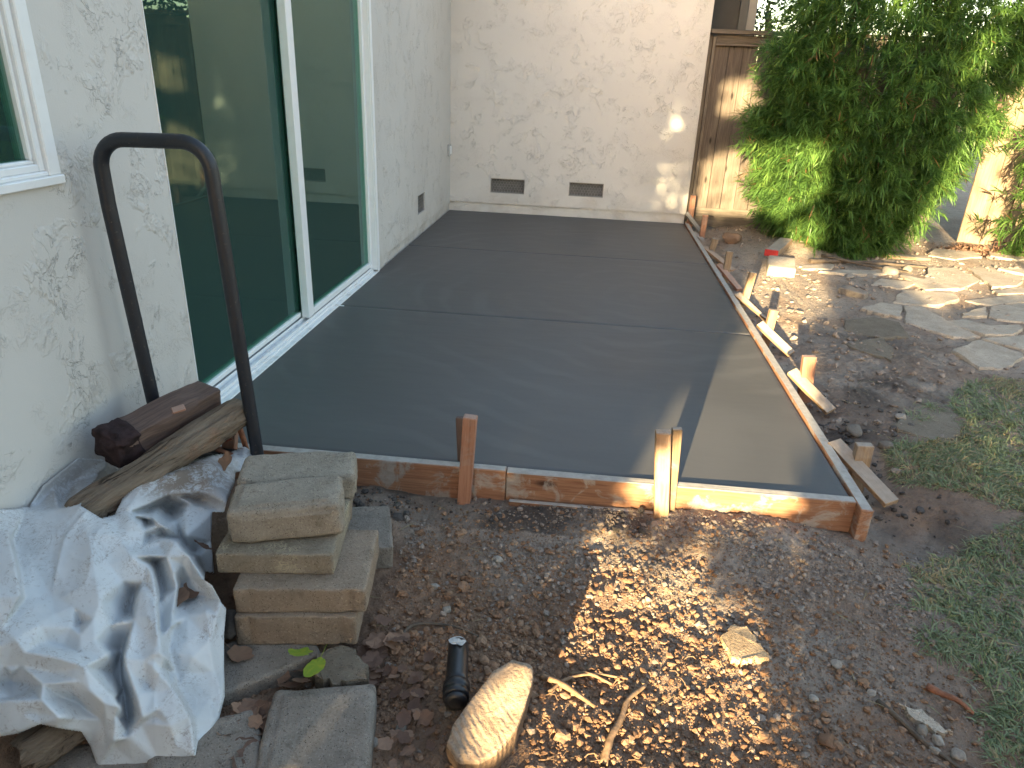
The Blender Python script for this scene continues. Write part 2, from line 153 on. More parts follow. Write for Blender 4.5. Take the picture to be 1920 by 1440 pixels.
# ---------------------------------------------------------------- materials
class NB:
    def __init__(self, name):
        self.m = bpy.data.materials.new(name); self.m.use_nodes = True
        self.t = self.m.node_tree; self.n = self.t.nodes; self.l = self.t.links
        self.b = self.n['Principled BSDF']; self.out = self.n['Material Output']
        self.tc = self.n.new('ShaderNodeTexCoord')
    def add(self, ty, **kw):
        n = self.n.new(ty)
        for k, v in kw.items():
            if isinstance(v, tuple) and v and v[0] == 'in': pass
            setattr(n, k, v)
        return n
    def s(self, node, sock, v):
        i = node.inputs[sock]
        if isinstance(v, bpy.types.NodeSocket): self.l.new(v, i)
        else: i.default_value = v
        return node
    def map(self, scale=(1, 1, 1), loc=(0, 0, 0), src='Object', rot=(0, 0, 0)):
        n = self.add('ShaderNodeMapping'); n.inputs['Scale'].default_value = scale; n.inputs['Location'].default_value = loc; n.inputs['Rotation'].default_value = rot
        if src == 'World':
            g = self.add('ShaderNodeNewGeometry'); self.l.new(g.outputs['Position'], n.inputs[0])
        else:
            self.l.new(self.tc.outputs[src], n.inputs[0])
        return n.outputs[0]
    def rnd(self):
        return self.add('ShaderNodeObjectInfo').outputs['Random']
    def shift(self, vec, amt=37.0):
        """per-object random offset of a vector"""
        m = self.add('ShaderNodeMath', operation='MULTIPLY'); self.s(m, 0, self.rnd()); m.inputs[1].default_value = amt
        a = self.add('ShaderNodeVectorMath', operation='ADD'); self.l.new(vec, a.inputs[0]); self.l.new(m.outputs[0], a.inputs[1])
        return a.outputs[0]
    def noise(self, vec, scale, detail=4, rough=0.55, dist=0.0):
        n = self.add('ShaderNodeTexNoise'); self.l.new(vec, n.inputs['Vector'])
        n.inputs['Scale'].default_value = scale; n.inputs['Detail'].default_value = detail
        n.inputs['Roughness'].default_value = rough; n.inputs['Distortion'].default_value = dist
        return n.outputs['Fac']
    def voro(self, vec, scale, feature='F1', out='Distance', rand=1.0):
        n = self.add('ShaderNodeTexVoronoi', feature=feature); self.l.new(vec, n.inputs['Vector']); n.inputs['Scale'].default_value = scale
        n.inputs['Randomness'].default_value = rand
        return n.outputs[out]
    def ramp(self, fac, stops, interp='LINEAR'):
        n = self.add('ShaderNodeValToRGB'); n.color_ramp.interpolation = interp
        e = n.color_ramp.elements
        while len(e) < len(stops): e.new(0.5)
        for i, (p, c) in enumerate(stops):
            e[i].position = p
            e[i].color = (c, c, c, 1) if isinstance(c, (int, float)) else (*c, 1)
        self.l.new(fac, n.inputs[0]); return n.outputs[0]
    def mix(self, fac, a, b, mode='MIX'):
        n = self.add('ShaderNodeMix', data_type='RGBA', blend_type=mode)
        self.s(n, 0, fac)
        for i, v in ((6, a), (7, b)):
            if isinstance(v, bpy.types.NodeSocket): self.l.new(v, n.inputs[i])
            else: n.inputs[i].default_value = (*v, 1) if len(v) == 3 else v
        return n.outputs[2]
    def math(self, op, a, b=0.0, clamp=False):
        n = self.add('ShaderNodeMath', operation=op); n.use_clamp = clamp
        self.s(n, 0, a); self.s(n, 1, b); return n.outputs[0]
    def attr(self, name):
        n = self.add('ShaderNodeAttribute', attribute_name=name); return n.outputs['Fac']
    def nz(self):
        g = self.add('ShaderNodeNewGeometry'); s = self.add('ShaderNodeSeparateXYZ'); self.l.new(g.outputs['Normal'], s.inputs[0]); return s.outputs[2]
    def bump(self, h, strength=0.5, dist=0.01, prev=None):
        n = self.add('ShaderNodeBump'); n.inputs['Strength'].default_value = strength; n.inputs['Distance'].default_value = dist
        self.l.new(h, n.inputs['Height'])
        if prev: self.l.new(prev, n.inputs['Normal'])
        return n.outputs[0]
    def fin(self, color=None, rough=None, normal=None, spec=None, metal=None):
        b = self.b
        if color is not None:
            if isinstance(color, bpy.types.NodeSocket): self.l.new(color, b.inputs['Base Color'])
            else: b.inputs['Base Color'].default_value = (*color, 1)
        if rough is not None: self.s(b, 'Roughness', rough)
        if normal is not None: self.l.new(normal, b.inputs['Normal'])
        if spec is not None: self.s(b, 'Specular IOR Level', spec)
        if metal is not None: self.s(b, 'Metallic', metal)
        return self.m

def mat_stucco():
    k = NB('stucco')
    v = k.map((1, 1, 1), src='World')
    # skip trowel texture: smooth plateaus with ragged torn edges and short drag marks
    w = k.noise(v, 4, 3, 0.5)
    m1 = k.noise(v, 8.5, 6, 0.66, 0.8)
    edge = k.ramp(m1, [(0.50, 0), (0.515, 1)])
    patch = k.ramp(k.noise(v, 4.2, 4, 0.6, 0.6), [(0.50, 0.0), (0.66, 1)])
    patch2 = k.ramp(k.noise(k.map((1, 1, 1), (7, 3, 5), src='World'), 6, 4, 0.6, 0.4), [(0.50, 0.0), (0.60, 1)])
    fine = k.noise(v, 34, 5, 0.68, 1.2)
    tear = k.ramp(fine, [(0.46, 0), (0.52, 1)])
    rough = k.noise(v, 190, 3, 0.6)
    drag = k.ramp(k.noise(k.map((1, 1, 0.55), (3, 8, 1), src='World'), 13, 5, 0.62, 1.5), [(0.485, 0), (0.50, 1), (0.515, 0.55)])
    h = k.math('MULTIPLY', edge, k.math('MULTIPLY', patch2, 0.85))
    h = k.math('ADD', h, k.math('MULTIPLY', k.math('MULTIPLY', tear, patch), 0.32))
    h = k.math('ADD', h, k.math('MULTIPLY', k.math('MULTIPLY', drag, patch2), 0.42))
    h = k.math('ADD', h, k.math('MULTIPLY', rough, 0.13))
    h = k.math('ADD', h, k.math('MULTIPLY', w, 1.4))
    b = k.bump(h, 0.9, 0.0045)
    sp = k.add('ShaderNodeSeparateXYZ'); g = k.add('ShaderNodeNewGeometry'); k.l.new(g.outputs['Position'], sp.inputs[0])
    low = k.math('SUBTRACT', 1.0, k.math('MULTIPLY', k.math('ADD', sp.outputs[2], 0.05), 2.6), True)
    dirt = k.math('MULTIPLY', low, k.ramp(k.noise(v, 5, 5, 0.6), [(0.42, 0), (0.7, 1)]))
    base = k.mix(k.ramp(k.noise(v, 1.2, 3, 0.5), [(0.35, 0), (0.7, 1)]), (0.535, 0.515, 0.49), (0.565, 0.548, 0.525))
    c = k.mix(k.math('MULTIPLY', dirt, 0.45), base, (0.33, 0.26, 0.2))
    return k.fin(c, 0.9, b, 0.25)

def mat_concrete():
    k = NB('fresh_concrete')
    v = k.map((1, 1, 1), src='World')
    sw = k.add('ShaderNodeTexWave', wave_type='RINGS', rings_direction='SPHERICAL'); 
    k.l.new(k.map((1, 1, 1), (-1.9, -4.6, 0), src='World'), sw.inputs['Vector'])
    sw.inputs['Scale'].default_value = 1.6; sw.inputs['Distortion'].default_value = 9; sw.inputs['Detail'].default_value = 2; sw.inputs['Detail Scale'].default_value = 0.7
    n1 = k.noise(v, 1.1, 4, 0.55, 0.8)
    n2 = k.noise(v, 60, 4, 0.6)
    n3 = k.noise(k.map((1.2, 6, 1), src='World', rot=(0, 0, 0.5)), 3, 4, 0.6, 1.2)
    c = k.mix(k.ramp(n1, [(0.3, 0), (0.7, 1)]), (0.074, 0.072, 0.072), (0.096, 0.094, 0.093))
    c = k.mix(k.math('MULTIPLY', k.ramp(sw.outputs['Fac'], [(0.62, 0), (0.95, 1)]), k.math('MULTIPLY', k.ramp(k.noise(v, 1.3, 3, 0.5), [(0.45, 0), (0.62, 1)]), 0.07)), c, (0.30, 0.29, 0.28))
    c = k.mix(k.math('MULTIPLY', n2, 0.25), c, (0.055, 0.055, 0.056))
    r = k.ramp(k.math('ADD', k.math('MULTIPLY', n1, 0.6), k.math('MULTIPLY', n3, 0.4)), [(0.3, 0.46), (0.7, 0.60)])
    h = k.math('ADD', k.math('MULTIPLY', n2, 0.15), n3)
    return k.fin(c, r, k.bump(h, 0.10, 0.002), 0.36)

def mat_wood(name, c1, c2, c3, smear=0.0, knots=True, scale=1.0, rough=0.75, bump=0.4):
    """boards are modelled along their local X axis"""
    k = NB(name)
    v = k.shift(k.map((1, 1, 1)))
    d = k.map((2.2 * scale, 26 * scale, 26 * scale)); d = k.shift(d)
    g = k.noise(d, 1.6, 4, 0.6, 1.3)
    g2 = k.noise(k.shift(k.map((6 * scale, 130 * scale, 130 * scale))), 1.2, 3, 0.6, 0.6)
    c = k.mix(k.ramp(g, [(0.33, 0), (0.66, 1)]), c1, c2)
    c = k.mix(k.math('MULTIPLY', k.ramp(g2, [(0.45, 0), (0.62, 1)]), 0.45), c, c3)
    if knots:
        kn = k.voro(k.shift(k.map((3.2, 9, 9))), 1.0)
        c = k.mix(k.ramp(kn, [(0.06, 1), (0.15, 0)]), c, tuple(x * 0.45 for x in c3))
    tone = k.add('ShaderNodeHueSaturation'); k.l.new(c, tone.inputs['Color'])
    k.s(tone, 'Value', k.math('ADD', k.math('MULTIPLY', k.rnd(), 0.5), 0.72)); c = tone.outputs[0]
    if smear > 0:
        sm = k.noise(v, 9, 5, 0.65, 0.6)
        top = k.ramp(k.nz(), [(0.6, 0), (0.8, 1)])
        cem = k.mix(k.noise(v, 40, 3), (0.21, 0.19, 0.17), (0.46, 0.43, 0.39))
        side = k.math('MULTIPLY', k.ramp(sm, [(0.53, 0), (0.62, 1)]), smear * 0.75)
        tp = k.math('MULTIPLY', top, k.math('MULTIPLY', k.ramp(sm, [(0.28, 0.35), (0.38, 1.0)]), min(1.0, smear * 1.2)))
        c = k.mix(k.math('MAXIMUM', side, tp), c, cem)
    h = k.math('ADD', g, k.math('MULTIPLY', g2, 0.6))
    return k.fin(c, rough, k.bump(h, bump, 0.004), 0.3)

def mat_paver(name, c1, c2, c3, eff=0.0):
    k = NB(name)
    v = k.shift(k.map((1, 1, 1)))
    n1 = k.noise(v, 9, 5, 0.6, 0.4); n2 = k.noise(v, 160, 3, 0.7); n3 = k.noise(v, 24, 5, 0.65, 0.8)
    c = k.mix(k.ramp(n1, [(0.35, 0), (0.68, 1)]), c1, c2)
    c = k.mix(k.math('MULTIPLY', k.ramp(n3, [(0.55, 0), (0.7, 1)]), 0.65), c, c3)
    c = k.mix(k.math('MULTIPLY', k.ramp(n2, [(0.58, 0), (0.68, 1)]), 0.4), c, tuple(min(1, x * 1.7) for x in c2))
    c = k.mix(k.math('MULTIPLY', k.ramp(n2, [(0.3, 1), (0.4, 0)]), 0.5), c, tuple(x * 0.4 for x in c3))
    if eff:
        e = k.math('MULTIPLY', k.ramp(k.noise(v, 26, 6, 0.7, 1.2), [(0.50, 0), (0.53, 1), (0.58, 0.1)]), k.ramp(k.noise(v, 7, 3), [(0.48, 0), (0.58, 1)]))
        c = k.mix(k.math('MULTIPLY', e, eff), c, (0.5, 0.44, 0.3))
    po = k.ramp(k.voro(v, 210), [(0.18, 0), (0.34, 1)])
    pm = k.ramp(k.noise(v, 70, 2), [(0.5, 1), (0.6, 0)])
    c = k.mix(k.math('MULTIPLY', k.math('SUBTRACT', 1.0, po), k.math('SUBTRACT', 1.0, pm)), c, tuple(x * 0.45 for x in c3))
    h = k.math('ADD', k.math('MULTIPLY', n2, 0.9), k.math('ADD', n3, n1))
    h = k.math('ADD', h, k.math('MULTIPLY', po, 0.5))
    return k.fin(c, 0.92, k.bump(h, 0.8, 0.005), 0.2)

def mat_ridged():
    k = NB('ridged_rock')
    v = k.map((1, 1, 1), src='World')
    wv = k.add('ShaderNodeTexWave', wave_type='BANDS', bands_direction='X'); k.l.new(k.map((1, 1, 1), src='World', rot=(0, 0, R(-38))), wv.inputs['Vector'])
    wv.inputs['Scale'].default_value = 21; wv.inputs['Distortion'].default_value = 3.5; wv.inputs['Detail'].default_value = 2; wv.inputs['Detail Scale'].default_value = 2.0
    n1 = k.noise(v, 14, 5, 0.6, 0.6); n2 = k.noise(v, 130, 4, 0.7)
    msk = k.ramp(k.noise(v, 6, 3), [(0.42, 0.0), (0.62, 1)])
    c = k.mix(k.ramp(n1, [(0.35, 0), (0.68, 1)]), (0.30, 0.215, 0.15), (0.40, 0.30, 0.22))
    c = k.mix(k.ramp(n2, [(0.35, 0.45), (0.5, 0)]), c, (0.17, 0.11, 0.075))
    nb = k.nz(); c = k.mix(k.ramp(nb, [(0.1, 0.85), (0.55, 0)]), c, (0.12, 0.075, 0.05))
    h = k.math('ADD', k.math('MULTIPLY', k.math('MULTIPLY', wv.outputs['Fac'], msk), 0.38), k.math('ADD', k.math('MULTIPLY', n2, 0.4), n1))
    return k.fin(c, 0.92, k.bump(h, 0.9, 0.008), 0.2)

def mat_tarp():
    k = NB('tarp_sheet')
    v = k.map((1, 1, 1), src='World')
    mud = k.attr('mud')
    w = k.noise(v, 9, 5, 0.65, 1.6); w2 = k.noise(v, 26, 6, 0.7, 2.5)
    c = k.mix(k.ramp(k.noise(v, 5, 4), [(0.35, 0), (0.65, 1)]), (0.58, 0.60, 0.625), (0.67, 0.685, 0.70))
    ln = k.ramp(k.noise(v, 14, 6, 0.68, 3.0), [(0.485, 0), (0.505, 1), (0.53, 0)])
    c = k.mix(k.math('MULTIPLY', k.math('MULTIPLY', ln, k.ramp(w, [(0.44, 0), (0.60, 1)])), 0.6), c, (0.24, 0.19, 0.17))
    fl = k.ramp(k.noise(v, 110, 3, 0.6), [(0.58, 0), (0.66, 1)])
    c = k.mix(k.math('MULTIPLY', k.math('MULTIPLY', fl, k.ramp(w, [(0.42, 0), (0.6, 1)])), 0.55), c, (0.2, 0.16, 0.14))
    m2 = k.math('MULTIPLY', mud, k.ramp(k.math('ADD', k.math('MULTIPLY', w2, 0.6), k.math('MULTIPLY', w, 0.4)), [(0.47, 1.0), (0.58, 0.25)]))
    c = k.mix(m2, c, (0.23, 0.175, 0.135))
    b = k.b
    k.fin(c, k.math('ADD', k.math('MULTIPLY', m2, 0.35), 0.42), k.bump(k.math('ADD', k.noise(v, 30, 4, 0.6, 1.0), k.math('MULTIPLY', k.noise(v, 9, 3, .5, 1.), 1.6)), 0.22, 0.006), 0.4)
    tr = k.add('ShaderNodeBsdfTranslucent'); k.l.new(c, tr.inputs[0])
    mx = k.add('ShaderNodeMixShader'); mx.inputs[0].default_value = 0.18
    k.l.new(b.outputs[0], mx.inputs[1]); k.l.new(tr.outputs[0], mx.inputs[2]); k.l.new(mx.outputs[0], k.out.inputs[0])
    return k.m

def mat_dirt():
    k = NB('dirt')
    v = k.map((1, 1, 1), src='World')
    grey = k.attr('grey'); wet = k.attr('wet')
    n1 = k.noise(v, 3.0, 5, 0.6, 0.5); n2 = k.noise(v, 38, 5, 0.7); n3 = k.noise(v, 190, 3, 0.7); n4 = k.noise(v, 6, 5, 0.65, 0.8)
    br = k.mix(k.ramp(n1, [(0.3, 0), (0.7, 1)]), (0.195, 0.112, 0.072), (0.29, 0.19, 0.128))
    gr = k.mix(k.ramp(n4, [(0.3, 0), (0.7, 1)]), (0.27, 0.215, 0.172), (0.39, 0.325, 0.268))
    c = k.mix(grey, br, gr)
    c = k.mix(k.math('MULTIPLY', k.ramp(n2, [(0.3, 1), (0.48, 0)]), 0.5), c, (0.05, 0.032, 0.024))
    c = k.mix(k.math('MULTIPLY', k.ramp(n3, [(0.58, 0), (0.7, 1)]), 0.45), c, (0.33, 0.27, 0.22))
    c = k.mix(wet, c, (0.085, 0.064, 0.052))
    h = k.math('ADD', k.math('MULTIPLY', n2, 1.2), k.math('ADD', k.math('MULTIPLY', n3, 0.5), k.math('MULTIPLY', k.noise(v, 12, 5, 0.7, 0.5), 1.5)))
    r = k.math('SUBTRACT', 0.95, k.math('MULTIPLY', wet, 0.3))
    return k.fin(c, r, k.bump(h, 1.0, 0.016), 0.25)

def mat_clod(name, c1, c2):
    k = NB(name)
    v = k.map((1, 1, 1), src='World')
    a = k.attr('tone')
    c = k.mix(a, c1, c2)
    n = k.noise(v, 150, 4, 0.7)
    c = k.mix(k.math('MULTIPLY', k.ramp(n, [(0.35, 1), (0.55, 0)]), 0.4), c, tuple(x * 0.5 for x in c1))
    return k.fin(c, 0.95, k.bump(n, 0.6, 0.004), 0.15)

def mat_leaf(name, ramp, rough=0.5, trans=0.35, gloss=0.4):
    k = NB(name)
    a = k.attr('tone')
    c = k.ramp(a, ramp)
    k.fin(c, rough, None, gloss)
    tr = k.add('ShaderNodeBsdfTranslucent'); k.l.new(c, tr.inputs[0])
    mx = k.add('ShaderNodeMixShader'); mx.inputs[0].default_value = trans
    k.l.new(k.b.outputs[0], mx.inputs[1]); k.l.new(tr.outputs[0], mx.inputs[2]); k.l.new(mx.outputs[0], k.out.inputs[0])
    return k.m

def mat_plain(name, c, rough=0.5, spec=0.4, metal=0.0, var=0.12, sc=20, bump=0.1):
    k = NB(name)
    v = k.map((1, 1, 1))
    n = k.noise(v, sc, 4, 0.6)
    col = k.mix(k.ramp(n, [(0.3, 0), (0.7, 1)]), tuple(x * (1 - var) for x in c), tuple(min(1, x * (1 + var)) for x in c))
    return k.fin(col, rough, k.bump(n, bump, 0.003), spec, metal)

def mat_vinyl():
    k = NB('white_vinyl')
    v = k.map((1, 1, 1), src='World')
    d = k.ramp(k.noise(v, 18, 5, 0.65, 0.5), [(0.5, 0), (0.72, 1)])
    top = k.ramp(k.nz(), [(0.5, 0.08), (0.9, 0.55)])
    c = k.mix(k.math('MULTIPLY', d, top), (0.74, 0.755, 0.77), (0.30, 0.265, 0.225))
    return k.fin(c, 0.38, k.bump(k.noise(v, 60, 3), 0.05, 0.002), 0.45)

def mat_steel():
    k = NB('black_painted_steel')
    v = k.map((1, 1, 1))
    n = k.noise(v, 16, 5, 0.65, 0.6); n2 = k.noise(v, 90, 4, 0.7)
    rust = k.ramp(k.math('ADD', k.math('MULTIPLY', n, 0.7), k.math('MULTIPLY', n2, 0.3)), [(0.5, 0), (0.62, 1)])
    c = k.mix(k.math('MULTIPLY', rust, 0.3), (0.010, 0.0135, 0.021), (0.035, 0.027, 0.024))
    c = k.mix(k.math('MULTIPLY', k.ramp(n2, [(0.62, 0), (0.7, 1)]), 0.5), c, (0.16, 0.13, 0.11))
    return k.fin(c, k.ramp(n2, [(0.3, 0.34), (0.7, 0.6)]), k.bump(n2, 0.25, 0.003), 0.5)

def mat_glass(name, tint, refl_ior=1.75, film=0.10):
    k = NB(name)
    k.n.remove(k.b)
    tr = k.add('ShaderNodeBsdfTransparent'); tr.inputs[0].default_value = (*tint, 1)
    gl = k.add('ShaderNodeBsdfGlossy'); gl.inputs['Roughness'].default_value = 0.0
    gl.inputs['Color'].default_value = (0.62, 0.88, 0.82, 1)
    v = k.map((1, 1, 1), src='World')
    k.l.new(k.bump(k.noise(v, 1.6, 2, 0.4), 0.02, 0.02), gl.inputs['Normal'])
    fr = k.add('ShaderNodeFresnel'); fr.inputs[0].default_value = refl_ior
    mx = k.add('ShaderNodeMixShader'); k.l.new(fr.outputs[0], mx.inputs[0])
    df = k.add('ShaderNodeBsdfDiffuse'); df.inputs[0].default_value = (0.20, 0.47, 0.40, 1)       # film of dust and tint, added to lighten the dark pane
    m0 = k.add('ShaderNodeMixShader'); m0.inputs[0].default_value = film; k.l.new(tr.outputs[0], m0.inputs[1]); k.l.new(df.outputs[0], m0.inputs[2])
    k.l.new(m0.outputs[0], mx.inputs[1]); k.l.new(gl.outputs[0], mx.inputs[2]); k.l.new(mx.outputs[0], k.out.inputs[0])
    return k.m

def mat_bark(name, c1, c2, c3):
    k = NB(name)
    d = k.map((5, 38, 38)); d = k.shift(d, 9)
    g = k.noise(d, 1.0, 6, 0.65, 1.4); g2 = k.noise(k.shift(k.map((14, 110, 110)), 5), 1.0, 4, 0.65, 0.8); n = k.noise(k.shift(k.map((1, 1, 1)), 5), 12, 4, 0.6)
    c = k.mix(k.ramp(g, [(0.32, 0), (0.62, 1)]), c1, c2)
    c = k.mix(k.math('MULTIPLY', k.ramp(n, [(0.55, 0), (0.68, 1)]), 0.55), c, c3)
    c = k.mix(k.ramp(g, [(0.34, 1), (0.43, 0)]), c, tuple(x * 0.22 for x in c1))
    h = k.math('ADD', g, k.math('MULTIPLY', g2, 0.5))
    return k.fin(c, 0.9, k.bump(h, 1.0, 0.02), 0.2)

M = dict(
    stucco=mat_stucco(), concrete=mat_concrete(), tarp=mat_tarp(), dirt=mat_dirt(), vinyl=mat_vinyl(), steel=mat_steel(),
    form=mat_wood('form_lumber', (0.255, 0.118, 0.066), (0.345, 0.185, 0.108), (0.15, 0.066, 0.038), smear=1.0),
    stake=mat_wood('stake_lumber', (0.29, 0.17, 0.095), (0.38, 0.245, 0.15), (0.20, 0.105, 0.055), smear=0.35),
    stake_red=mat_wood('reddish_stake_lumber', (0.31, 0.15, 0.095), (0.40, 0.215, 0.14), (0.21, 0.09, 0.055), smear=0.3),
    pale=mat_wood('pale_lumber', (0.25, 0.165, 0.10), (0.33, 0.235, 0.15), (0.175, 0.11, 0.065), smear=0.45),
    greywood=mat_wood('weathered_grey_lumber', (0.30, 0.285, 0.265), (0.42, 0.40, 0.375), (0.19, 0.175, 0.16), smear=0.4),
    fence=mat_wood('fence_boards', (0.092, 0.074, 0.062), (0.150, 0.124, 0.104), (0.055, 0.043, 0.036), bump=0.6, scale=0.7, rough=0.85),
    fence_rail=mat_wood('fence_rails', (0.105, 0.088, 0.072), (0.175, 0.15, 0.125), (0.06, 0.05, 0.042), bump=0.6, rough=0.85),
    plank=mat_wood('light_fence_boards', (0.19, 0.142, 0.10), (0.255, 0.195, 0.14), (0.125, 0.088, 0.06), bump=0.7, scale=0.6, rough=0.85),
    beam=mat_wood('sawn_red_wood', (0.085, 0.055, 0.046), (0.130, 0.088, 0.072), (0.05, 0.034, 0.030), knots=False, bump=0.8),
    beam_end=mat_plain('dark_sawn_end', (0.03, 0.019, 0.02), 0.9, 0.2, 0, 0.5, 40, 0.8),
    log=mat_bark('weathered_log', (0.145, 0.105, 0.075), (0.235, 0.182, 0.135), (0.27, 0.15, 0.09)),
    darklog=mat_bark('dark_bark', (0.05, 0.042, 0.037), (0.095, 0.082, 0.072), (0.06, 0.03, 0.02)),
    redbark=mat_bark('frayed_red_bark', (0.085, 0.022, 0.014), (0.14, 0.04, 0.025), (0.05, 0.015, 0.01)),
    paver=mat_paver('tan_concrete_block', (0.225, 0.172, 0.128), (0.295, 0.232, 0.175), (0.15, 0.11, 0.08)),
    block=mat_paver('grey_concrete_block', (0.245, 0.21, 0.168), (0.325, 0.282, 0.228), (0.165, 0.135, 0.104)),
    blockeff=mat_paver('stained_concrete_block', (0.205, 0.172, 0.13), (0.27, 0.23, 0.178), (0.14, 0.108, 0.078), eff=0.75),
    greypaver=mat_paver('worn_grey_paver', (0.20, 0.168, 0.14), (0.27, 0.232, 0.195), (0.115, 0.092, 0.075)),
    flag=mat_paver('flagstone', (0.34, 0.285, 0.225), (0.46, 0.39, 0.315), (0.25, 0.20, 0.155)),
    mudflag=mat_paver('muddy_flagstone', (0.15, 0.122, 0.092), (0.205, 0.17, 0.13), (0.10, 0.078, 0.058)),
    rock=mat_paver('split_rock', (0.33, 0.235, 0.145), (0.44, 0.33, 0.215), (0.22, 0.145, 0.09)),
    ridgedrock=mat_ridged(),
    clod=mat_clod('earth_clods', (0.175, 0.098, 0.060), (0.30, 0.192, 0.126)),
    gravel=mat_clod('grey_gravel', (0.20, 0.158, 0.130), (0.31, 0.255, 0.215)),
    mud=mat_clod('wet_cement_crumbs', (0.06, 0.052, 0.048), (0.12, 0.105, 0.095)),
    stone=mat_clod('pebble_stone', (0.17, 0.145, 0.12), (0.33, 0.295, 0.255)),
    shrub=mat_leaf('long_green_leaves', [(0.0, (0.050, 0.115, 0.032)), (0.45, (0.118, 0.235, 0.058)), (0.8, (0.20, 0.33, 0.08)), (0.9, (0.12, 0.17, 0.035)), (0.93, (0.27, 0.16, 0.07)), (1.0, (0.30, 0.17, 0.09))], 0.45, 0.5),
    hedge=mat_leaf('hedge_leaves', [(0, (0.02, 0.05, 0.012)), (1, (0.06, 0.11, 0.03))], 0.5, 0.12),
    grass=mat_leaf('grass_blades', [(0.0, (0.12, 0.155, 0.075)), (0.5, (0.22, 0.27, 0.14)), (0.72, (0.30, 0.325, 0.19)), (0.8, (0.30, 0.245, 0.135)), (1.0, (0.38, 0.31, 0.18))], 0.55, 0.3, 0.3),
    dryleaf=mat_leaf('dry_brown_leaf', [(0, (0.095, 0.055, 0.040)), (0.5, (0.165, 0.098, 0.070)), (1, (0.27, 0.165, 0.11))], 0.7, 0.15, 0.25),
    yellow=mat_leaf('yellow_leaf', [(0, (0.34, 0.36, 0.03)), (0.55, (0.50, 0.46, 0.04)), (1, (0.22, 0.33, 0.04))], 0.5, 0.25, 0.4),
    root=mat_plain('root_bark', (0.21, 0.135, 0.085), 0.85, 0.2, 0, 0.35, 60, 0.6),
    redstick=mat_plain('red_brown_stick', (0.24, 0.105, 0.062), 0.8, 0.25, 0, 0.4, 50, 0.5),
    bark=mat_plain('shrub_bark', (0.11, 0.085, 0.065), 0.9, 0.2, 0, 0.3, 30, 0.8),
    plastic=mat_plain('black_plastic', (0.014, 0.014, 0.016), 0.38, 0.5, 0, 0.4, 40, 0.15),
    cementpaint=mat_plain('dried_cement_smear', (0.42, 0.41, 0.40), 0.9, 0.2, 0, 0.2, 60, 0.6),
    darksiding=mat_plain('dark_grey_siding', (0.068, 0.07, 0.072), 0.8, 0.3, 0, 0.1, 8, 0.2),
    greytrim=mat_plain('grey_trim', (0.105, 0.108, 0.108), 0.75, 0.3, 0, 0.1, 8, 0.2),
    palewall=mat_plain('pale_grey_wall', (0.32, 0.31, 0.29), 0.85, 0.3, 0, 0.1, 8, 0.2),
    roof=mat_plain('grey_roof', (0.10, 0.095, 0.09), 0.9, 0.2, 0, 0.2, 12, 0.4),
    wire=mat_plain('galvanised_mesh', (0.27, 0.265, 0.26), 0.5, 0.4, 0.6, 0.2, 40, 0.2),
    rustwire=mat_plain('rusty_wire', (0.11, 0.06, 0.04), 0.8, 0.3, 0.2, 0.3, 40, 0.2),
    void=mat_plain('dark_crawlspace', (0.15, 0.145, 0.14), 0.95, 0.1, 0, 0.2, 8, 0.1),
    indoor=mat_plain('indoor_paint', (0.50, 0.51, 0.49), 0.8, 0.3, 0, 0.03, 4, 0.02),
    indoorfloor=mat_plain('dark_indoor_floor', (0.20, 0.19, 0.17), 0.5, 0.4, 0, 0.2, 6, 0.05),
    ceiling=mat_plain('indoor_ceiling', (0.55, 0.55, 0.54), 0.9, 0.2, 0, 0.02, 4, 0.02),
    glass=mat_glass('green_glass', (0.50, 0.84, 0.72), 1.62),
    winglass=mat_glass('window_glass', (0.62, 0.74, 0.68), 2.1),
    redpaint=mat_plain('red_painted_end', (0.46, 0.035, 0.03), 0.6, 0.35, 0, 0.15, 30, 0.2),
    metal=mat_plain('outlet_metal', (0.40, 0.41, 0.42), 0.45, 0.5, 0.4, 0.1, 30, 0.05),
)

# ---------------------------------------------------------------- shape builders
def add_box(bm, lo, hi, bev=0.0, seg=1):
    vs = [bm.verts.new((x, y, z)) for x in (lo[0], hi[0]) for y in (lo[1], hi[1]) for z in (lo[2], hi[2])]
    fs = [(0, 1, 3, 2), (4, 6, 7, 5), (0, 4, 5, 1), (2, 3, 7, 6), (0, 2, 6, 4), (1, 5, 7, 3)]
    faces = [bm.faces.new([vs[i] for i in f]) for f in fs]
    if bev:
        es = list({e for f in faces for e in f.edges})
        bmesh.ops.bevel(bm, geom=es, offset=bev, segments=seg, affect='EDGES', profile=0.5)

def box(name, lo, hi, m, parent=None, bev=0.003, seg=1):
    bm = bmesh.new(); add_box(bm, lo, hi, bev, seg)
    return link(name, bm_mesh(name, bm), m, parent)

def axis_matrix(P, Q, up=(0, 0, 1)):
    P = Vector(P); Q = Vector(Q); x = (Q - P).normalized(); up = Vector(up)
    y = up.cross(x)
    if y.length < 1e-4: y = Vector((0, 1, 0)).cross(x)
    y.normalize(); z = x.cross(y)
    m = Matrix((x, y, z)).transposed().to_4x4(); m.translation = (P + Q) / 2
    return m

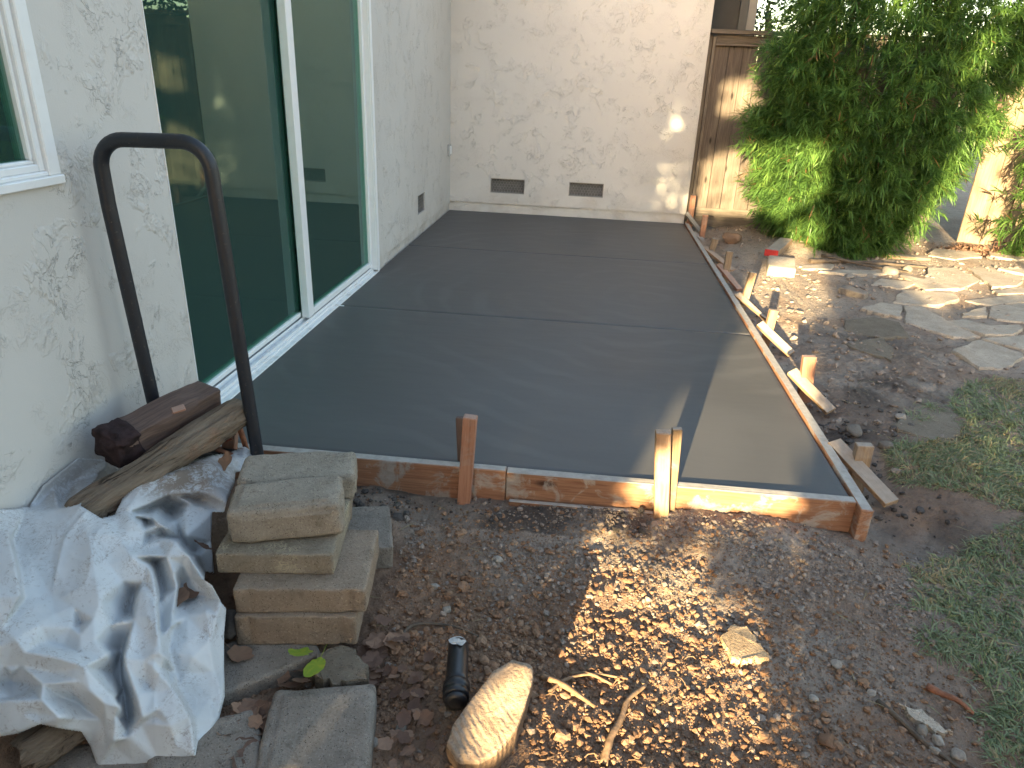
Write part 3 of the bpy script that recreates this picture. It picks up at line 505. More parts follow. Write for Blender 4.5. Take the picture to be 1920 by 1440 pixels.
def board(name, P, Q, wy, tz, m, up=(0, 0, 1), bev=0.003, cut0=0.0, warp=0.0, parent=None, point=False):
    """lumber from P to Q, local X along it, wy wide (Y), tz thick (Z); a few cuts so that it is not dead straight"""
    L = (Vector(Q) - Vector(P)).length
    bm = bmesh.new(); add_box(bm, (-L / 2, -wy / 2, -tz / 2), (L / 2, wy / 2, tz / 2))
    n = max(2, min(10, int(L / 0.25)))
    es = [e for e in bm.edges if abs((e.verts[0].co - e.verts[1].co).x) > L * 0.9]
    bmesh.ops.bevel(bm, geom=list(bm.edges), offset=bev, segments=1, affect='EDGES')
    sd = random.random() * 99
    for v in bm.verts:
        t = v.co.x / L
        v.co.y += warp * math.sin(3.1 * t + sd) + (random.random() - .5) * bev * 0.7
        v.co.z += (random.random() - .5) * bev * 0.7
        if point and v.co.x > L * 0.28:
            q = (v.co.x - L * 0.28) / (L * 0.22); v.co.y = v.co.y * (1 - 0.85 * q) + q * wy * 0.3 * 0
    o = link(name, bm_mesh(name, bm), m, parent)
    o.matrix_world = axis_matrix(P, Q, up)
    return o

def tube_mesh(name, pts, rad, n=12, jitter=0.0, cap=True, flat=1.0):
    pts = [Vector(p) for p in pts]
    rad = rad if isinstance(rad, (list, tuple)) else [rad] * len(pts)
    V = []; F = []
    ref = Vector((0.31, 0.2, 0.93)).normalized()
    for i, p in enumerate(pts):
        t = (pts[min(i + 1, len(pts) - 1)] - pts[max(i - 1, 0)]).normalized()
        a = ref - t * ref.dot(t); a.normalize(); b = t.cross(a)
        ref = a
        for j in range(n):
            th = 2 * math.pi * j / n
            r = rad[i] * (1 + (random.random() - .5) * jitter)
            V.append(p + a * math.cos(th) * r * flat + b * math.sin(th) * r)
    for i in range(len(pts) - 1):
        for j in range(n):
            F.append((i * n + j, i * n + (j + 1) % n, (i + 1) * n + (j + 1) % n, (i + 1) * n + j))
    me = bpy.data.meshes.new(name)
    if cap:
        F.append(tuple(range(n - 1, -1, -1))); F.append(tuple((len(pts) - 1) * n + j for j in range(n)))
    me.from_pydata([tuple(v) for v in V], [], F)
    for f in me.polygons: f.use_smooth = len(f.vertices) == 4
    me.update(); return me

def bez(pts, n):
    """Catmull-Rom through pts"""
    P = [Vector(p) for p in pts]; P = [P[0] * 2 - P[1]] + P + [P[-1] * 2 - P[-2]]
    out = []
    for i in range(1, len(P) - 2):
        for k in range(n):
            t = k / n
            out.append(0.5 * ((2 * P[i]) + (-P[i - 1] + P[i + 1]) * t + (2 * P[i - 1] - 5 * P[i] + 4 * P[i + 1] - P[i + 2]) * t * t + (-P[i - 1] + 3 * P[i] - 3 * P[i + 1] + P[i + 2]) * t ** 3))
    out.append(P[-2]); return out

def rbox_mesh(name, dim, r=0.01, cuts=22, rough=0.0025, seed=0, taper=0.0, grooves=0, chips=0.0):
    """worn concrete block: rounded box with a noisy, chipped surface; local origin at the centre of its base"""
    bm = bmesh.new(); bmesh.ops.create_cube(bm, size=2.0)
    bmesh.ops.subdivide_edges(bm, edges=list(bm.edges), cuts=cuts, use_grid_fill=True)
    h = Vector(dim) / 2
    for v in bm.verts:
        p = Vector((math.copysign(abs(v.co[i]) ** 0.55, v.co[i]) * h[i] for i in range(3)))
        q = Vector((max(-h[i] + r, min(h[i] - r, p[i])) for i in range(3)))
        d = p - q
        if d.length > 1e-9: p = q + d.normalized() * r
        n1 = fbm(p.x * 30 + seed, p.y * 30 + p.z * 41, 3, seed); n2 = vnoise(p.x * 8 + seed, p.y * 8 + p.z * 11, seed + 5)
        nrm = Vector((p[i] / h[i] for i in range(3))); nrm = Vector((x ** 5 for x in nrm))
        if nrm.length > 0: nrm.normalize()
        p += nrm * ((n1 - .5) * 2 * rough + (n2 - .5) * 2 * rough)
        if chips and sum(abs(p[i]) > h[i] - r * 1.3 for i in range(3)) >= 2 and n2 > 0.62: p -= nrm * chips * (n2 - .62) * 3
        if grooves and p.y < -h.y + 0.012 and abs(p.z) < h.z * 0.95:
            for g in range(grooves):
                gx = (-1 + 2 * (g + 0.5) / grooves) * h.x
                p.y += 0.006 * math.exp(-((p.x - gx) / 0.010) ** 2)
        if taper: p.x *= 1 - taper * (p.y / h.y)
        p.z += h.z
        v.co = p
    me = bm_mesh(name, bm, True)
    return me

ICO = {}
def ico(sub):
    if sub not in ICO:
        bm = bmesh.new(); bmesh.ops.create_icosphere(bm, subdivisions=sub, radius=1.0)
        V = np.array([v.co for v in bm.verts]); F = np.array([[v.index for v in f.verts] for f in bm.faces]); bm.free()
        ICO[sub] = (V, F)
    return ICO[sub]

def lumps(name, P, size, m, sub=1, kind='stuff', flat=0.7, seed=1, smooth=False):
    """many clods as one real mesh"""
    r = np.random.RandomState(seed)
    V0, F0 = ico(sub); n = len(P); nv = len(V0)
    var = [V0 * (1 + 0.33 * (r.rand(nv, 1) - .5) * 2) for _ in range(14)]
    var = np.array(var)[r.randint(0, 14, n)]
    sc = size[:, None] * np.stack([r.uniform(.7, 1.3, n), r.uniform(.7, 1.3, n), r.uniform(.7, 1.2, n) * flat], 1)
    v = var * sc[:, None, :]
    a = r.rand(n) * 6.283; ca, sa = np.cos(a)[:, None], np.sin(a)[:, None]
    tl = r.uniform(-.5, .5, n); ct, st = np.cos(tl)[:, None], np.sin(tl)[:, None]
    y = v[..., 1] * ct - v[..., 2] * st; z = v[..., 1] * st + v[..., 2] * ct
    x = v[..., 0] * ca - y * sa; y2 = v[..., 0] * sa + y * ca
    VV = np.stack([x, y2, z], 2) + np.asarray(P)[:, None, :]
    FF = F0[None] + (np.arange(n) * nv)[:, None, None]
    tone = np.repeat(r.rand(n) ** 1.4, nv)
    o = link(name, np_mesh(name, VV.reshape(-1, 3), FF.reshape(-1, 3), smooth, {'tone': tone}), m)
    if kind: o['kind'] = kind
    return o

def blades(P, D, length, width, droop, tone, seg=3, seed=0, side=None):
    """narrow pointed leaves: base P, direction D (unit), gravity droop; returns V, F(quads), tone"""
    r = np.random.RandomState(seed)
    n = len(P)
    up = np.array([0, 0, 1.0])
    s = np.cross(D, up + r.normal(0, .35, (n, 3))); s /= np.linalg.norm(s, axis=1, keepdims=True) + 1e-9
    V = np.zeros((n, 2 * (seg + 1), 3))
    prof = {2: [0.55, 1.0, 0.08], 3: [0.45, 1.0, 0.8, 0.06]}[seg]
    for i in range(seg + 1):
        t = i / seg
        c = P + D * (length * t)[:, None] - up * (droop * length * t * t)[:, None]
        w = (width * prof[i] * .5)[:, None]
        V[:, 2 * i] = c - s * w; V[:, 2 * i + 1] = c + s * w
    q = np.array([[2 * i, 2 * i + 1, 2 * i + 3, 2 * i + 2] for i in range(seg)])
    F = q[None] + (np.arange(n) * 2 * (seg + 1))[:, None, None]
    return V.reshape(-1, 3), F.reshape(-1, 4), np.repeat(tone, 2 * (seg + 1))

# ================================================================ GROUND
def ground_base(x, y):
    """large-scale shape of the bare earth"""
    z = np.full(np.shape(x), -0.125)
    right = sstep(2.3, 3.0, x) * sstep(1.2, 2.6, y)
    z = z + 0.065 * right
    z = z + 0.03 * sstep(4.5, 7.0, y) * sstep(2.4, 3.0, x)
    z = z + 0.075 * gauss(x, y, 2.95, 7.1, 0.45) + 0.05 * gauss(x, y, 3.35, 6.7, 0.3) + 0.045 * gauss(x, y, 2.75, 6.3, .2)
    z = z - 0.06 * gauss(x, y, 2.70, 2.20, 0.15) - 0.05 * gauss(x, y, 2.62, 2.55, .14)
    z = z - 0.04 * gauss(x, y, 2.56, 3.2, .12) - 0.03 * gauss(x, y, 2.6, 4.3, .15)
    z = z + 0.035 * gauss(x, y, 0.72, 2.05, 0.16)
    z = z + 0.028 * gauss(x, y, 1.85, 2.02, 0.35) + 0.03 * gauss(x, y, 2.15, 2.08, 0.24) + 0.012 * sstep(1.95, 2.1, y) * (1 - sstep(2.15, 2.3, y)) * sstep(.9, 1.2, x) - 0.02 * gauss(x, y, 1.2, 1.55, .4) - 0.015 * gauss(x, y, 0.9, 1.3, .3)
    return z
def ground_z(x, y):
    z = ground_base(x, y)
    near = 1 - sstep(3.0, 6.0, np.hypot(x - 1.6, y - 1.2))
    z = z + 0.035 * (fbm(x * 2.3, y * 2.3, 3, 1) - .5)
    z = z + 0.022 * (fbm(x * 11, y * 11, 4, 2, 0.6) - .5)
    z = z + near * 0.014 * (fbm(x * 45, y * 45, 2, 4) - .5)
    # dried mud right of the slab, broken into shallow plates
    mudz = sstep(2.55, 2.8, x) * sstep(2.7, 3.3, y)
    z = z - mudz * 0.014 * (1 - sstep(0, .07, np.abs(fbm(x * 5.2, y * 5.2, 3, 41, .6) - .5))) * sstep(.4, .55, fbm(x * 1.7, y * 1.7, 2, 43))
    z = z + mudz * 0.012 * (fbm(x * 19, y * 30, 3, 44) - .5)
    return z
def gcoords(lo, hi, fine_lo, fine_hi, step, far):
    a = list(np.arange(fine_lo, fine_hi, step)); s = step; p = fine_lo
    left = []
    while p > lo: s = min(s * 1.13, far); p -= s; left.append(p)
    s = step; p = a[-1]; rt = []
    while p < hi: s = min(s * 1.09, far); p += s; rt.append(p)
    return np.array(left[::-1] + a + rt)
gx = gcoords(-40, 50, 0.2, 3.6, 0.009, 4.0); gy = gcoords(-40, 70, 0.85, 4.2, 0.009, 4.0)
GX, GY = np.meshgrid(gx, gy)
GZ = ground_z(GX, GY)
inside = (GX > -6) & (GX < 2.47) & (GY > 2.21) & (GY < 12)
GZ = np.where(inside | ((GX < -0.02) & (GX > -6) & (GY > -.25) & (GY < 12)), -0.22, GZ)
nx, ny = len(gx), len(gy)
idx = np.arange(nx * ny).reshape(ny, nx)
GF = np.stack([idx[:-1, :-1], idx[:-1, 1:], idx[1:, 1:], idx[1:, :-1]], -1).reshape(-1, 4)
def greymask(x, y):
    g = sstep(1.60, 2.05, y + 0.22 * (fbm(x * 3, y * 3, 3, 9) - .5) * 2 + 0.25 * (x - 1.4))
    g = np.maximum(g, sstep(2.3, 3.0, x) * sstep(2.6, 4.2, y) * 0.85)
    g = np.maximum(g, gauss(x, y, 2.15, 1.7, .45))
    g = g * (0.55 + 0.45 * sstep(.35, .55, fbm(x * 5, y * 5, 3, 12)))
    g = g * (1 - 0.75 * gauss(x, y, 2.95, 2.5, .35))
    return np.clip(g, 0, 1)
def wetmask(x, y):
    w = .6 * gauss(x, y, 2.72, 2.25, .20) + gauss(x, y, 2.62, 2.9, .22) * .9 + 0.8 * gauss(x, y, 3.0, 3.45, .35) + .6 * gauss(x, y, 3.2, 4.2, .3)
    w = w + np.where((y > 2.02) & (y < 2.2) & (x > .6) & (x < 1.75), 0.85, 0)
    return np.clip(w * (0.4 + 0.9 * sstep(.35, .6, fbm(x * 6, y * 6, 3, 15))), 0, .95)
me = np_mesh('ground', np.stack([GX.ravel(), GY.ravel(), GZ.ravel()], 1), GF, True, {'grey': greymask(GX, GY).ravel(), 'wet': wetmask(GX, GY).ravel()})
ground = tag(link('ground', me, M['dirt']), kind='structure')
def gz(x, y): return float(ground_z(np.array([x], float), np.array([y], float))[0])

# ================================================================ CONCRETE SLAB
slab = tag(empty('concrete_slab', (0, 0, 0)), kind='structure')
def slab_panel(y0, y1):
    nx_, ny_ = 60, 44
    xs = np.concatenate([[0.0, 0.004, 0.010], np.linspace(0.03, 2.42, nx_), [2.4385, 2.4445, 2.4485]])
    ys = np.concatenate([[y0, y0 + 0.003, y0 + 0.008], np.linspace(y0 + .03, y1 - .03, ny_), [y1 - .008, y1 - .003, y1]])
    X, Y = np.meshgrid(xs, ys)
    e = np.minimum(np.minimum(Y - y0, y1 - Y), 2.4485 - X)
    Z = -0.010 * (1 - sstep(0, 0.009, e)) + 0.003 * (fbm(X * 1.7, Y * 1.7, 3, 21) - .5)
    n_, m_ = len(xs), len(ys)
    V = np.stack([X.ravel(), Y.ravel(), Z.ravel()], 1)
    i = np.arange(n_ * m_).reshape(m_, n_)
    F = np.stack([i[:-1, :-1], i[:-1, 1:], i[1:, 1:], i[1:, :-1]], -1).reshape(-1, 4)
    # skirt down to the footing
    ring = np.concatenate([i[0, :], i[1:, -1], i[-1, -2::-1], i[-2:0:-1, 0]])
    B = V[ring].copy(); B[:, 2] = -0.13
    k = len(V); nr = len(ring); j = np.arange(nr); jn = (j + 1) % nr
    F2 = np.stack([ring[jn], ring[j], k + j, k + jn], -1)
    return np_mesh('slab_panel', np.concatenate([V, B]), np.concatenate([F, F2]), True)
for a, b in ((2.236, 3.989), (3.991, 5.717), (5.719, 7.516)):
    link('slab_panel', slab_panel(a, b), M['concrete'], slab)

# ================================================================ HOUSE
house = empty('house', (0, 0, 0))
tag(house, 'cream stucco house corner with sliding glass door, window and crawlspace vents beside fresh slab', 'house')
def wall_panel(name, boxes, m=M['stucco'], parent=house, bev=0):
    bm = bmesh.new()
    for lo, hi in boxes: add_box(bm, lo, hi, bev)
    return link(name, bm_mesh(name, bm), m, parent)
H = 2.75
# side wall (x = 0) around the window (y 0.62..1.865, z 0.99..2.3) and the door (y 2.38..4.85, z 0..2.12); vent hole y 6.07..6.345
wall_panel('side_wall', [((-.2, -.25, -.2), (0, .60, H)), ((-.2, .60, -.2), (0, 1.868, .985)), ((-.2, .60, 2.30), (0, 1.868, H)), ((-.2, 1.868, -.2), (0, 2.379, H)),
                         ((-.2, 2.379, 2.12), (0, 4.852, H)), ((-.2, 4.852, 0.078), (0, 6.07, H)), ((-.2, 6.07, .347), (0, 6.345, H)), ((-.2, 6.07, 0.078), (0, 6.345, .188)),
                         ((-.2, 6.345, 0.078), (0, 7.7, H)), ((-.2, 4.852, -.2), (-.006, 5.02, .08))])
# far wall (y = 7.5175) with two vent holes, above the ledge at z = 0.078
wall_panel('far_wall', [((0, 7.5175, 0.092), (.427, 7.72, H)), ((.427, 7.5175, .348), (.782, 7.72, H)), ((.427, 7.5175, .092), (.782, 7.72, .200)),
                        ((.782, 7.5175, .092), (1.243, 7.72, H)), ((1.243, 7.5175, .350), (1.597, 7.72, H)), ((1.243, 7.5175, .092), (1.597, 7.72, .210)),
                        ((1.597, 7.5175, .092), (2.457, 7.72, H))])
# stem wall below the stucco ledge, set back a little
wall_panel('foundation', [((-.15, 5.02, -.2), (-.018, 7.54, .079)), ((-.018, 7.536, -.2), (2.45, 7.70, .093))])
wall_panel('end_wall', [((2.25, 7.72, -.2), (2.457, 12.0, H))])
wall_panel('end_wall', [((-6, -.40, -.2), (-.0, -.25, H))])
wall_panel('roof', [((-6.3, -.6, H), (.28, 12.2, H + .14)), ((.28, 7.3, H), (2.75, 12.2, H + .14))], M['roof'])
# dribbled mortar edge where slab meets the walls
def seam(name, pts, parent):
    me = tube_mesh(name, pts, [0.006 + 0.007 * random.random() for _ in pts], 6, 0.9)
    return link(name, me, M['cementpaint'], parent)
# vents
def vent(lo, hi, axis):
    """recessed crawlspace vent: frame, dark back, wire mesh; axis 'y' opens to -Y, 'x' opens to +X"""
    u0, z0 = lo; u1, z1 = hi
    T = (lambda u, d, z: (u, 7.5175 + d, z)) if axis == 'y' else (lambda u, d, z: (-d, u, z))
    bm = bmesh.new()
    def bx(a, b, m=None):
        A = T(*a); B = T(*b); add_box(bm, [min(A[i], B[i]) for i in range(3)], [max(A[i], B[i]) for i in range(3)])
    t = .008
    for a, b in (((u0, .012, z0), (u0 + t, .05, z1)), ((u1 - t, .012, z0), (u1, .05, z1)), ((u0 + t, .012, z0), (u1 - t, .05, z0 + t)), ((u0 + t, .012, z1 - t), (u1 - t, .05, z1))): bx(a, b)
    fr = link('vent', bm_mesh('vent', bm), M['wire'], house)
    bm = bmesh.new(); bx((u0, .048, z0), (u1, .055, z1)); link('vent_back', bm_mesh('vent_back', bm), M['void'], fr)
    # hexagonal-ish wire
    V = []; F = []
    s = .017
    def seg(p, q):
        p = Vector(p); q = Vector(q); d = (q - p).normalized(); n = Vector((0, 1, 0)).cross(d) * .0013; e = Vector((0, .0013, 0))
        k = len(V)
        for c in (p, q):
            for w in (n, e, -n, -e): V.append(c + w)
        for j in range(4): F.append((k + j, k + (j + 1) % 4, k + 4 + (j + 1) % 4, k + 4 + j))
    rows = int((z1 - z0) / (1.5 * s)) + 2; cols = int((u1 - u0) / (1.732 * s)) + 2
    for rr in range(rows):
        for cc in range(cols):
            cx = u0 + cc * 1.732 * s + (rr % 2) * .866 * s; cz = z0 + rr * 1.5 * s
            P = [(cx + s * math.sin(R(60 * k)), 0, cz + s * math.cos(R(60 * k))) for k in range(4)]
            for a, b in zip(P[:-1], P[1:]):
                if all(u0 < p[0] < u1 and z0 < p[2] < z1 for p in (a, b)): seg(a, b)
    me = bpy.data.meshes.new('wire_mesh'); me.from_pydata([T(v.x, v.y + .022, v.z) for v in V], [], F)
    link('wire_mesh', me, M['wire'], fr)
vent((.428, .201), (.781, .347), 'y'); vent((1.244, .211), (1.596, .349), 'y'); vent((6.071, .189), (6.344, .346), 'x')
# outlet cover by the corner
ob = box('outlet_cover', (0.0005, 7.37, .555), (.022, 7.455, .67), M['metal'], house, .004)
box('outlet_lid', (0.0225, 7.385, .575), (.032, 7.44, .655), M['vinyl'], ob, .004)

# sliding door: frame, track, stile, fixed and sliding panes (opening y 2.38..4.85)
door = box('sliding_door', (-.12, 2.381, 2.05), (-.005, 4.85, 2.118), M['vinyl'], house, .004)      # head of the frame carries the rest
def dpart(name, lo, hi, m=M['vinyl'], bev=.003): return box(name, lo, hi, m, door, bev)
bm = bmesh.new()
for lo, hi in (((-.13, 2.381, -.02), (.006, 4.851, .006)), ((-.125, 2.381, .006), (-.02, 4.79, .018)), ((-.040, 2.385, .018), (-.032, 4.785, .034)), ((-.078, 2.385, .018), (-.070, 4.785, .040)), ((-.125, 2.385, .018), (-.110, 4.785, .045)), ((.006, 2.40, -.012), (.030, 4.85, -.001))): add_box(bm, lo, hi, .002)
link('sill_track', bm_mesh('sill_track', bm), M['vinyl'], door)
bm = bmesh.new()
for lo, hi in (((-.12, 4.795, .018), (.004, 4.850, 2.05)), ((-.09, 4.765, .018), (-.03, 4.795, 2.05)), ((.004, 4.80, .01), (.012, 4.845, 2.1))): add_box(bm, lo, hi, .003)
link('jamb', bm_mesh('jamb', bm), M['vinyl'], door)
bm = bmesh.new(); add_box(bm, (-.12, 2.381, .018), (-.02, 2.42, 2.05), .003)
link('jamb', bm_mesh('jamb', bm), M['vinyl'], door)
bm = bmesh.new()
for lo, hi in (((-.075, 3.60, .04), (-.03, 3.665, 2.04)), ((-.06, 3.665, .04), (-.035, 3.685, 2.04))): add_box(bm, lo, hi, .004)
link('meeting_stile', bm_mesh('meeting_stile', bm), M['vinyl'], door)
for lo, hi in (((-.07, 3.685, .04), (-.035, 4.765, .075)), ((-.07, 3.685, 2.0), (-.035, 4.765, 2.04)), ((-.11, 2.42, .045), (-.078, 3.60, .07)), ((-.11, 2.42, 2.0), (-.078, 3.60, 2.04))): dpart('sash_rail', lo, hi)
dpart('glass_pane', (-.098, 2.42, .07), (-.092, 3.62, 2.0), M['glass'], 0)
dpart('glass_pane', (-.056, 3.685, .075), (-.050, 4.765, 2.0), M['glass'], 0)
# white corner bead along the door opening
box('corner_bead', (-.10, 2.3775, .01), (.0035, 2.3815, 2.118), M['vinyl'], house, .001)

# window at far left: y 0.62..1.865, z 0.99..
win = box('window', (-.06, .605, .988), (.016, 1.866, 1.012), M['vinyl'], house, .003)      # sill carries the rest
def wpart(name, boxes, m=M['vinyl']):
    bm = bmesh.new()
    for lo, hi in boxes: add_box(bm, lo, hi, .003 if m is M['vinyl'] else 0)
    return link(name, bm_mesh(name, bm), m, win)
wpart('window_frame', [((-.07, 1.822, 1.012), (.007, 1.866, 2.29)), ((-.07, .605, 1.012), (.007, .66, 2.29)), ((-.07, .66, 2.24), (.007, 1.822, 2.29)), ((-.07, .66, 1.012), (.004, 1.822, 1.024))])
wpart('window_sash', [((-.06, 1.800, 1.024), (-.004, 1.822, 2.24)), ((-.06, .66, 1.024), (-.004, 1.800, 1.044)), ((-.05, .66, 1.044), (-.014, 1.800, 1.054)), ((-.05, 1.788, 1.054), (-.014, 1.800, 2.24))])
wpart('window_pane', [((-.034, .66, 1.054), (-.028, 1.790, 2.24))], M['winglass'])

# room behind the door
room = [('indoor_floor', [((-4.5, -.2, -.12), (-.13, 6.6, .0))], M['indoorfloor']),
        ('indoor_ceiling', [((-4.5, -.2, 2.45), (-.2, 6.6, 2.5))], M['ceiling']),
        ('indoor_wall', [((-4.5, 5.35, 0), (-.32, 5.45, 2.45)), ((-4.6, -.2, 0), (-4.5, 6.6, 2.45)), ((-4.5, -.24, 0), (-.2, -.2, 2.45)), ((-2.6, 2.0, 0), (-2.5, 3.3, 2.45))], M['indoor']),
        ('baseboard', [((-4.5, 5.335, 0.001), (-.32, 5.35, .13)), ((-2.5, 2.0, .001), (-2.485, 3.3, .12))], M['vinyl']),
        ('indoor_trim', [((-.33, 5.0, 0.001), (-.21, 5.06, 2.44)), ((-.335, 5.30, .0), (-.30, 5.352, 2.44))], M['indoor'])]
for nm, bs, mm in room:
    bm = bmesh.new()
    for lo, hi in bs: add_box(bm, lo, hi)
    link(nm, bm_mesh(nm, bm), mm, house)

# ================================================================ WOODEN FORMS
front_g = 'front form boards along the near edge of the slab'
def form(name, P, Q, wy, tz, label, m=M['form'], group=None, up=(0, 0, 1), warp=.002):
    return tag(board(name, P, Q, wy, tz, m, up, .003, warp=warp), label, 'form board', group)
# boards stand on edge: local Z is the height
form('form_board', (0.06, 2.214, -.062), (1.232, 2.214, -.060), .038, .135, 'orange form board left of the splice, half hidden behind the stacked blocks', group=front_g)
form('form_board', (1.235, 2.2145, -.058), (2.447, 2.2145, -.050), .038, .125, 'orange form board right of the splice, crossed by a band of sunlight', group=front_g)
form('form_board', (2.470, 2.155, -.062), (2.470, 4.70, -.058), .041, .138, 'near long form board showing its orange end grain at the slab corner')
form('form_board', (2.4705, 4.703, -.056), (2.4705, 7.50, -.054), .039, .132, 'far long form board running to the house corner')
board('lower_scrap', (1.25, 2.176, -.122), (2.14, 2.176, -.112), .02, .05, M['form'])
tag(bpy.data.objects['lower_scrap'], 'thin lower wood strip below the front form board', 'wood strip')
bpy.data.objects['lower_scrap'].name = 'wood_strip'

# front stakes: a thick front piece and a thinner piece wedged behind it
def stake(P, Q, w, t, m, label, group, facing=(0, -1, 0)):
    return tag(board('wood_stake', P, Q, w, t, m, facing, .0025, warp=.001), label, 'stake', group)
SG = 'stakes holding the front form'
stake((1.083, 2.172, -.19), (1.107, 2.160, .232), .047, .036, M['stake_red'], 'ridged pinkish stake standing left of the splice in the front form', SG)
stake((1.060, 2.262, -.03), (1.052, 2.262, .175), .026, .02, M['beam'], 'dark thin stake just behind the pinkish ridged stake', SG)
stake((1.800, 2.150, -.20), (1.760, 2.158, .238), .050, .036, M['stake'], 'sunlit orange stake on the front form, right one of the pair near the light patch', SG)
stake((1.828, 2.185, -.19), (1.808, 2.195, .236), .034, .024, M['pale'], 'splintered narrow stake touching the back of the sunlit front stake', SG)

stake_lab = ['pink stake against the house corner, farthest along the long form', 'pinkish stake second from the house corner along the long form', 'short pale stake third from the house corner', 'pale pinkish stake fourth from the house corner, above the red brown brace',
             'split pale stake standing behind the sunlit yellow brace', 'stocky yellow stake between two sunlit braces', 'orange stake crossed by the brace that has dark stripes', 'thick square stake nearest the lawn, at the near end of the long form']
brace_lab = ['narrow grey brace leaning at the house corner', 'whitewashed grey brace, second from the house corner', 'beige brace lying above the red brown brace', 'red brown split brace mid way along the long form',
             'pointed yellow brace in the sun with a knot', 'sunlit pale yellow brace below the pointed one', 'pale brace with two dark stripes near its lower end', 'weathered brace with cement smears nearest the slab corner']
sm = [M['stake_red'], M['stake_red'], M['pale'], M['pale'], M['pale'], M['stake'], M['stake_red'], M['pale']]
bmats = [M['greywood'], M['greywood'], M['stake'], M['stake_red'], M['pale'], M['pale'], M['pale'], M['pale']]
bw = [.04, .042, .048, .045, .05, .05, .054, .060]
for i, (P, Q, w) in enumerate(D['STAKES']):
    stake(P, Q, w, .038, sm[i], stake_lab[i], 'stakes along the long form')
for i, (A, B) in enumerate(D['BRACES']):
    o = board('wood_brace', A, B, bw[i], .022, bmats[i], (0.25, -1, 0.75), .002, point=(i == 4))
    tag(o, brace_lab[i], 'brace', 'braces along the long form')

# ================================================================ BACK FENCE
fence = empty('board_fence', (2.49, 7.62, 0))
tag(fence, 'weathered brown board fence with capped top rail between the house corner and the big shrub', 'fence')
def fboard(name, lo, hi, m=M['fence'], parent=fence, bev=.003):
    P = ((lo[0] + hi[0]) / 2, (lo[1] + hi[1]) / 2, lo[2]); Q = (P[0], P[1], hi[2])
    return board(name, P, Q, hi[0] - lo[0], hi[1] - lo[1], m, (0, -1, 0), bev, warp=.0015, parent=None)
def setp(o, p):
    mw = o.matrix_world.copy(); o.parent = p; o.matrix_parent_inverse = p.matrix_basis.inverted(); o.matrix_basis = mw
    return o
setp(fboard('fence_post', (2.462, 7.60, -.1), (2.500, 7.66, 1.76), M['fence_rail']), fence)
setp(fboard('fence_post', (2.503, 7.575, -.1), (2.530, 7.66, 1.74), M['fence_rail']), fence)
x = 2.533; k = 0
while x < 4.75:
    w = 0.128 + random.random() * .010
    setp(fboard('fence_board', (x, 7.605 + random.random() * .008, .10), (x + w, 7.625 + random.random() * .006, 1.69)), fence)
    x += w + .004; k += 1
def rail(name, x0, x1, y, z, wy, tz, m=M['fence_rail']):
    return setp(board(name, (x0, y, z), (x1, y, z), wy, tz, m, warp=.002), fence)
rail('top_cap', 2.47, 4.80, 7.60, 1.782, .14, .036)
rail('top_rail', 2.532, 4.79, 7.592, 1.722, .022, .070)
rail('top_rail', 2.532, 4.79, 7.585, 1.675, .028, .018)
rail('kickboard', 2.532, 4.79, 7.596, .115, .02, .085)
rail('kickboard', 2.532, 4.79, 7.60, .02, .02, .10)
# second stretch at the right, wide pale planks in the sun
fence2 = empty('plank_fence', (5.15, 7.55, 0))
tag(fence2, 'pale sunlit plank fence at the right edge behind the thin leaved plant', 'fence')
x = 5.150
for w in (.215, .19, .21, .2, .2, .2, .2):
    setp(fboard('fence_plank', (x, 7.52 + random.random() * .006, -.12), (x + w, 7.545 + random.random() * .006, 1.67 + random.random() * .02), M['plank']), fence2); x += w + .003
setp(board('cross_rail', (5.16, 7.555, .25), (6.5, 7.555, .25), .02, .08, M['plank']), fence2)
setp(board('cross_rail', (5.16, 7.555, 1.45), (6.5, 7.555, 1.45), .02, .08, M['plank']), fence2)
for xx in (5.24, 5.30, 5.47):
    setp(link('nail_head', tube_mesh('nail_head', [(xx, 7.524, 1.55), (xx, 7.515, 1.55)], .006, 8), M['rustwire']), fence2)
tag(board('wood_plank', (4.30, 6.98, -.10), (4.47, 7.16, .24), .10, .03, M['plank'], (0, -1, .3)), 'short pale plank leaning upright at the foot of the big shrub', 'plank')
tag(board('timber_offcut', (4.12, 6.62, -.035), (4.50, 6.60, -.045), .10, .06, M['pale']), 'pale timber offcut lying at the right foot of the big shrub', 'timber')

# neighbour beyond the fence
nb = empty('neighbour_building', (2.5, 8.6, 0)); tag(nb, 'dark grey neighbouring building seen above the fence beside the stucco wall', 'building')
bm = bmesh.new(); add_box(bm, (0.0, 0, -.2), (.37, 4, 3.4), .004); w_ = link('wall', bm_mesh('wall', bm), M['darksiding'], nb)
bm = bmesh.new(); add_box(bm, (.372, -.02, -.2), (.46, .1, 3.4), .004); link('corner_trim', bm_mesh('corner_trim', bm), M['greytrim'], nb)
bm = bmesh.new(); add_box(bm, (.462, .05, -.2), (.56, 3, 3.4), .004); link('pale_wall', bm_mesh('pale_wall', bm), M['palewall'], nb)

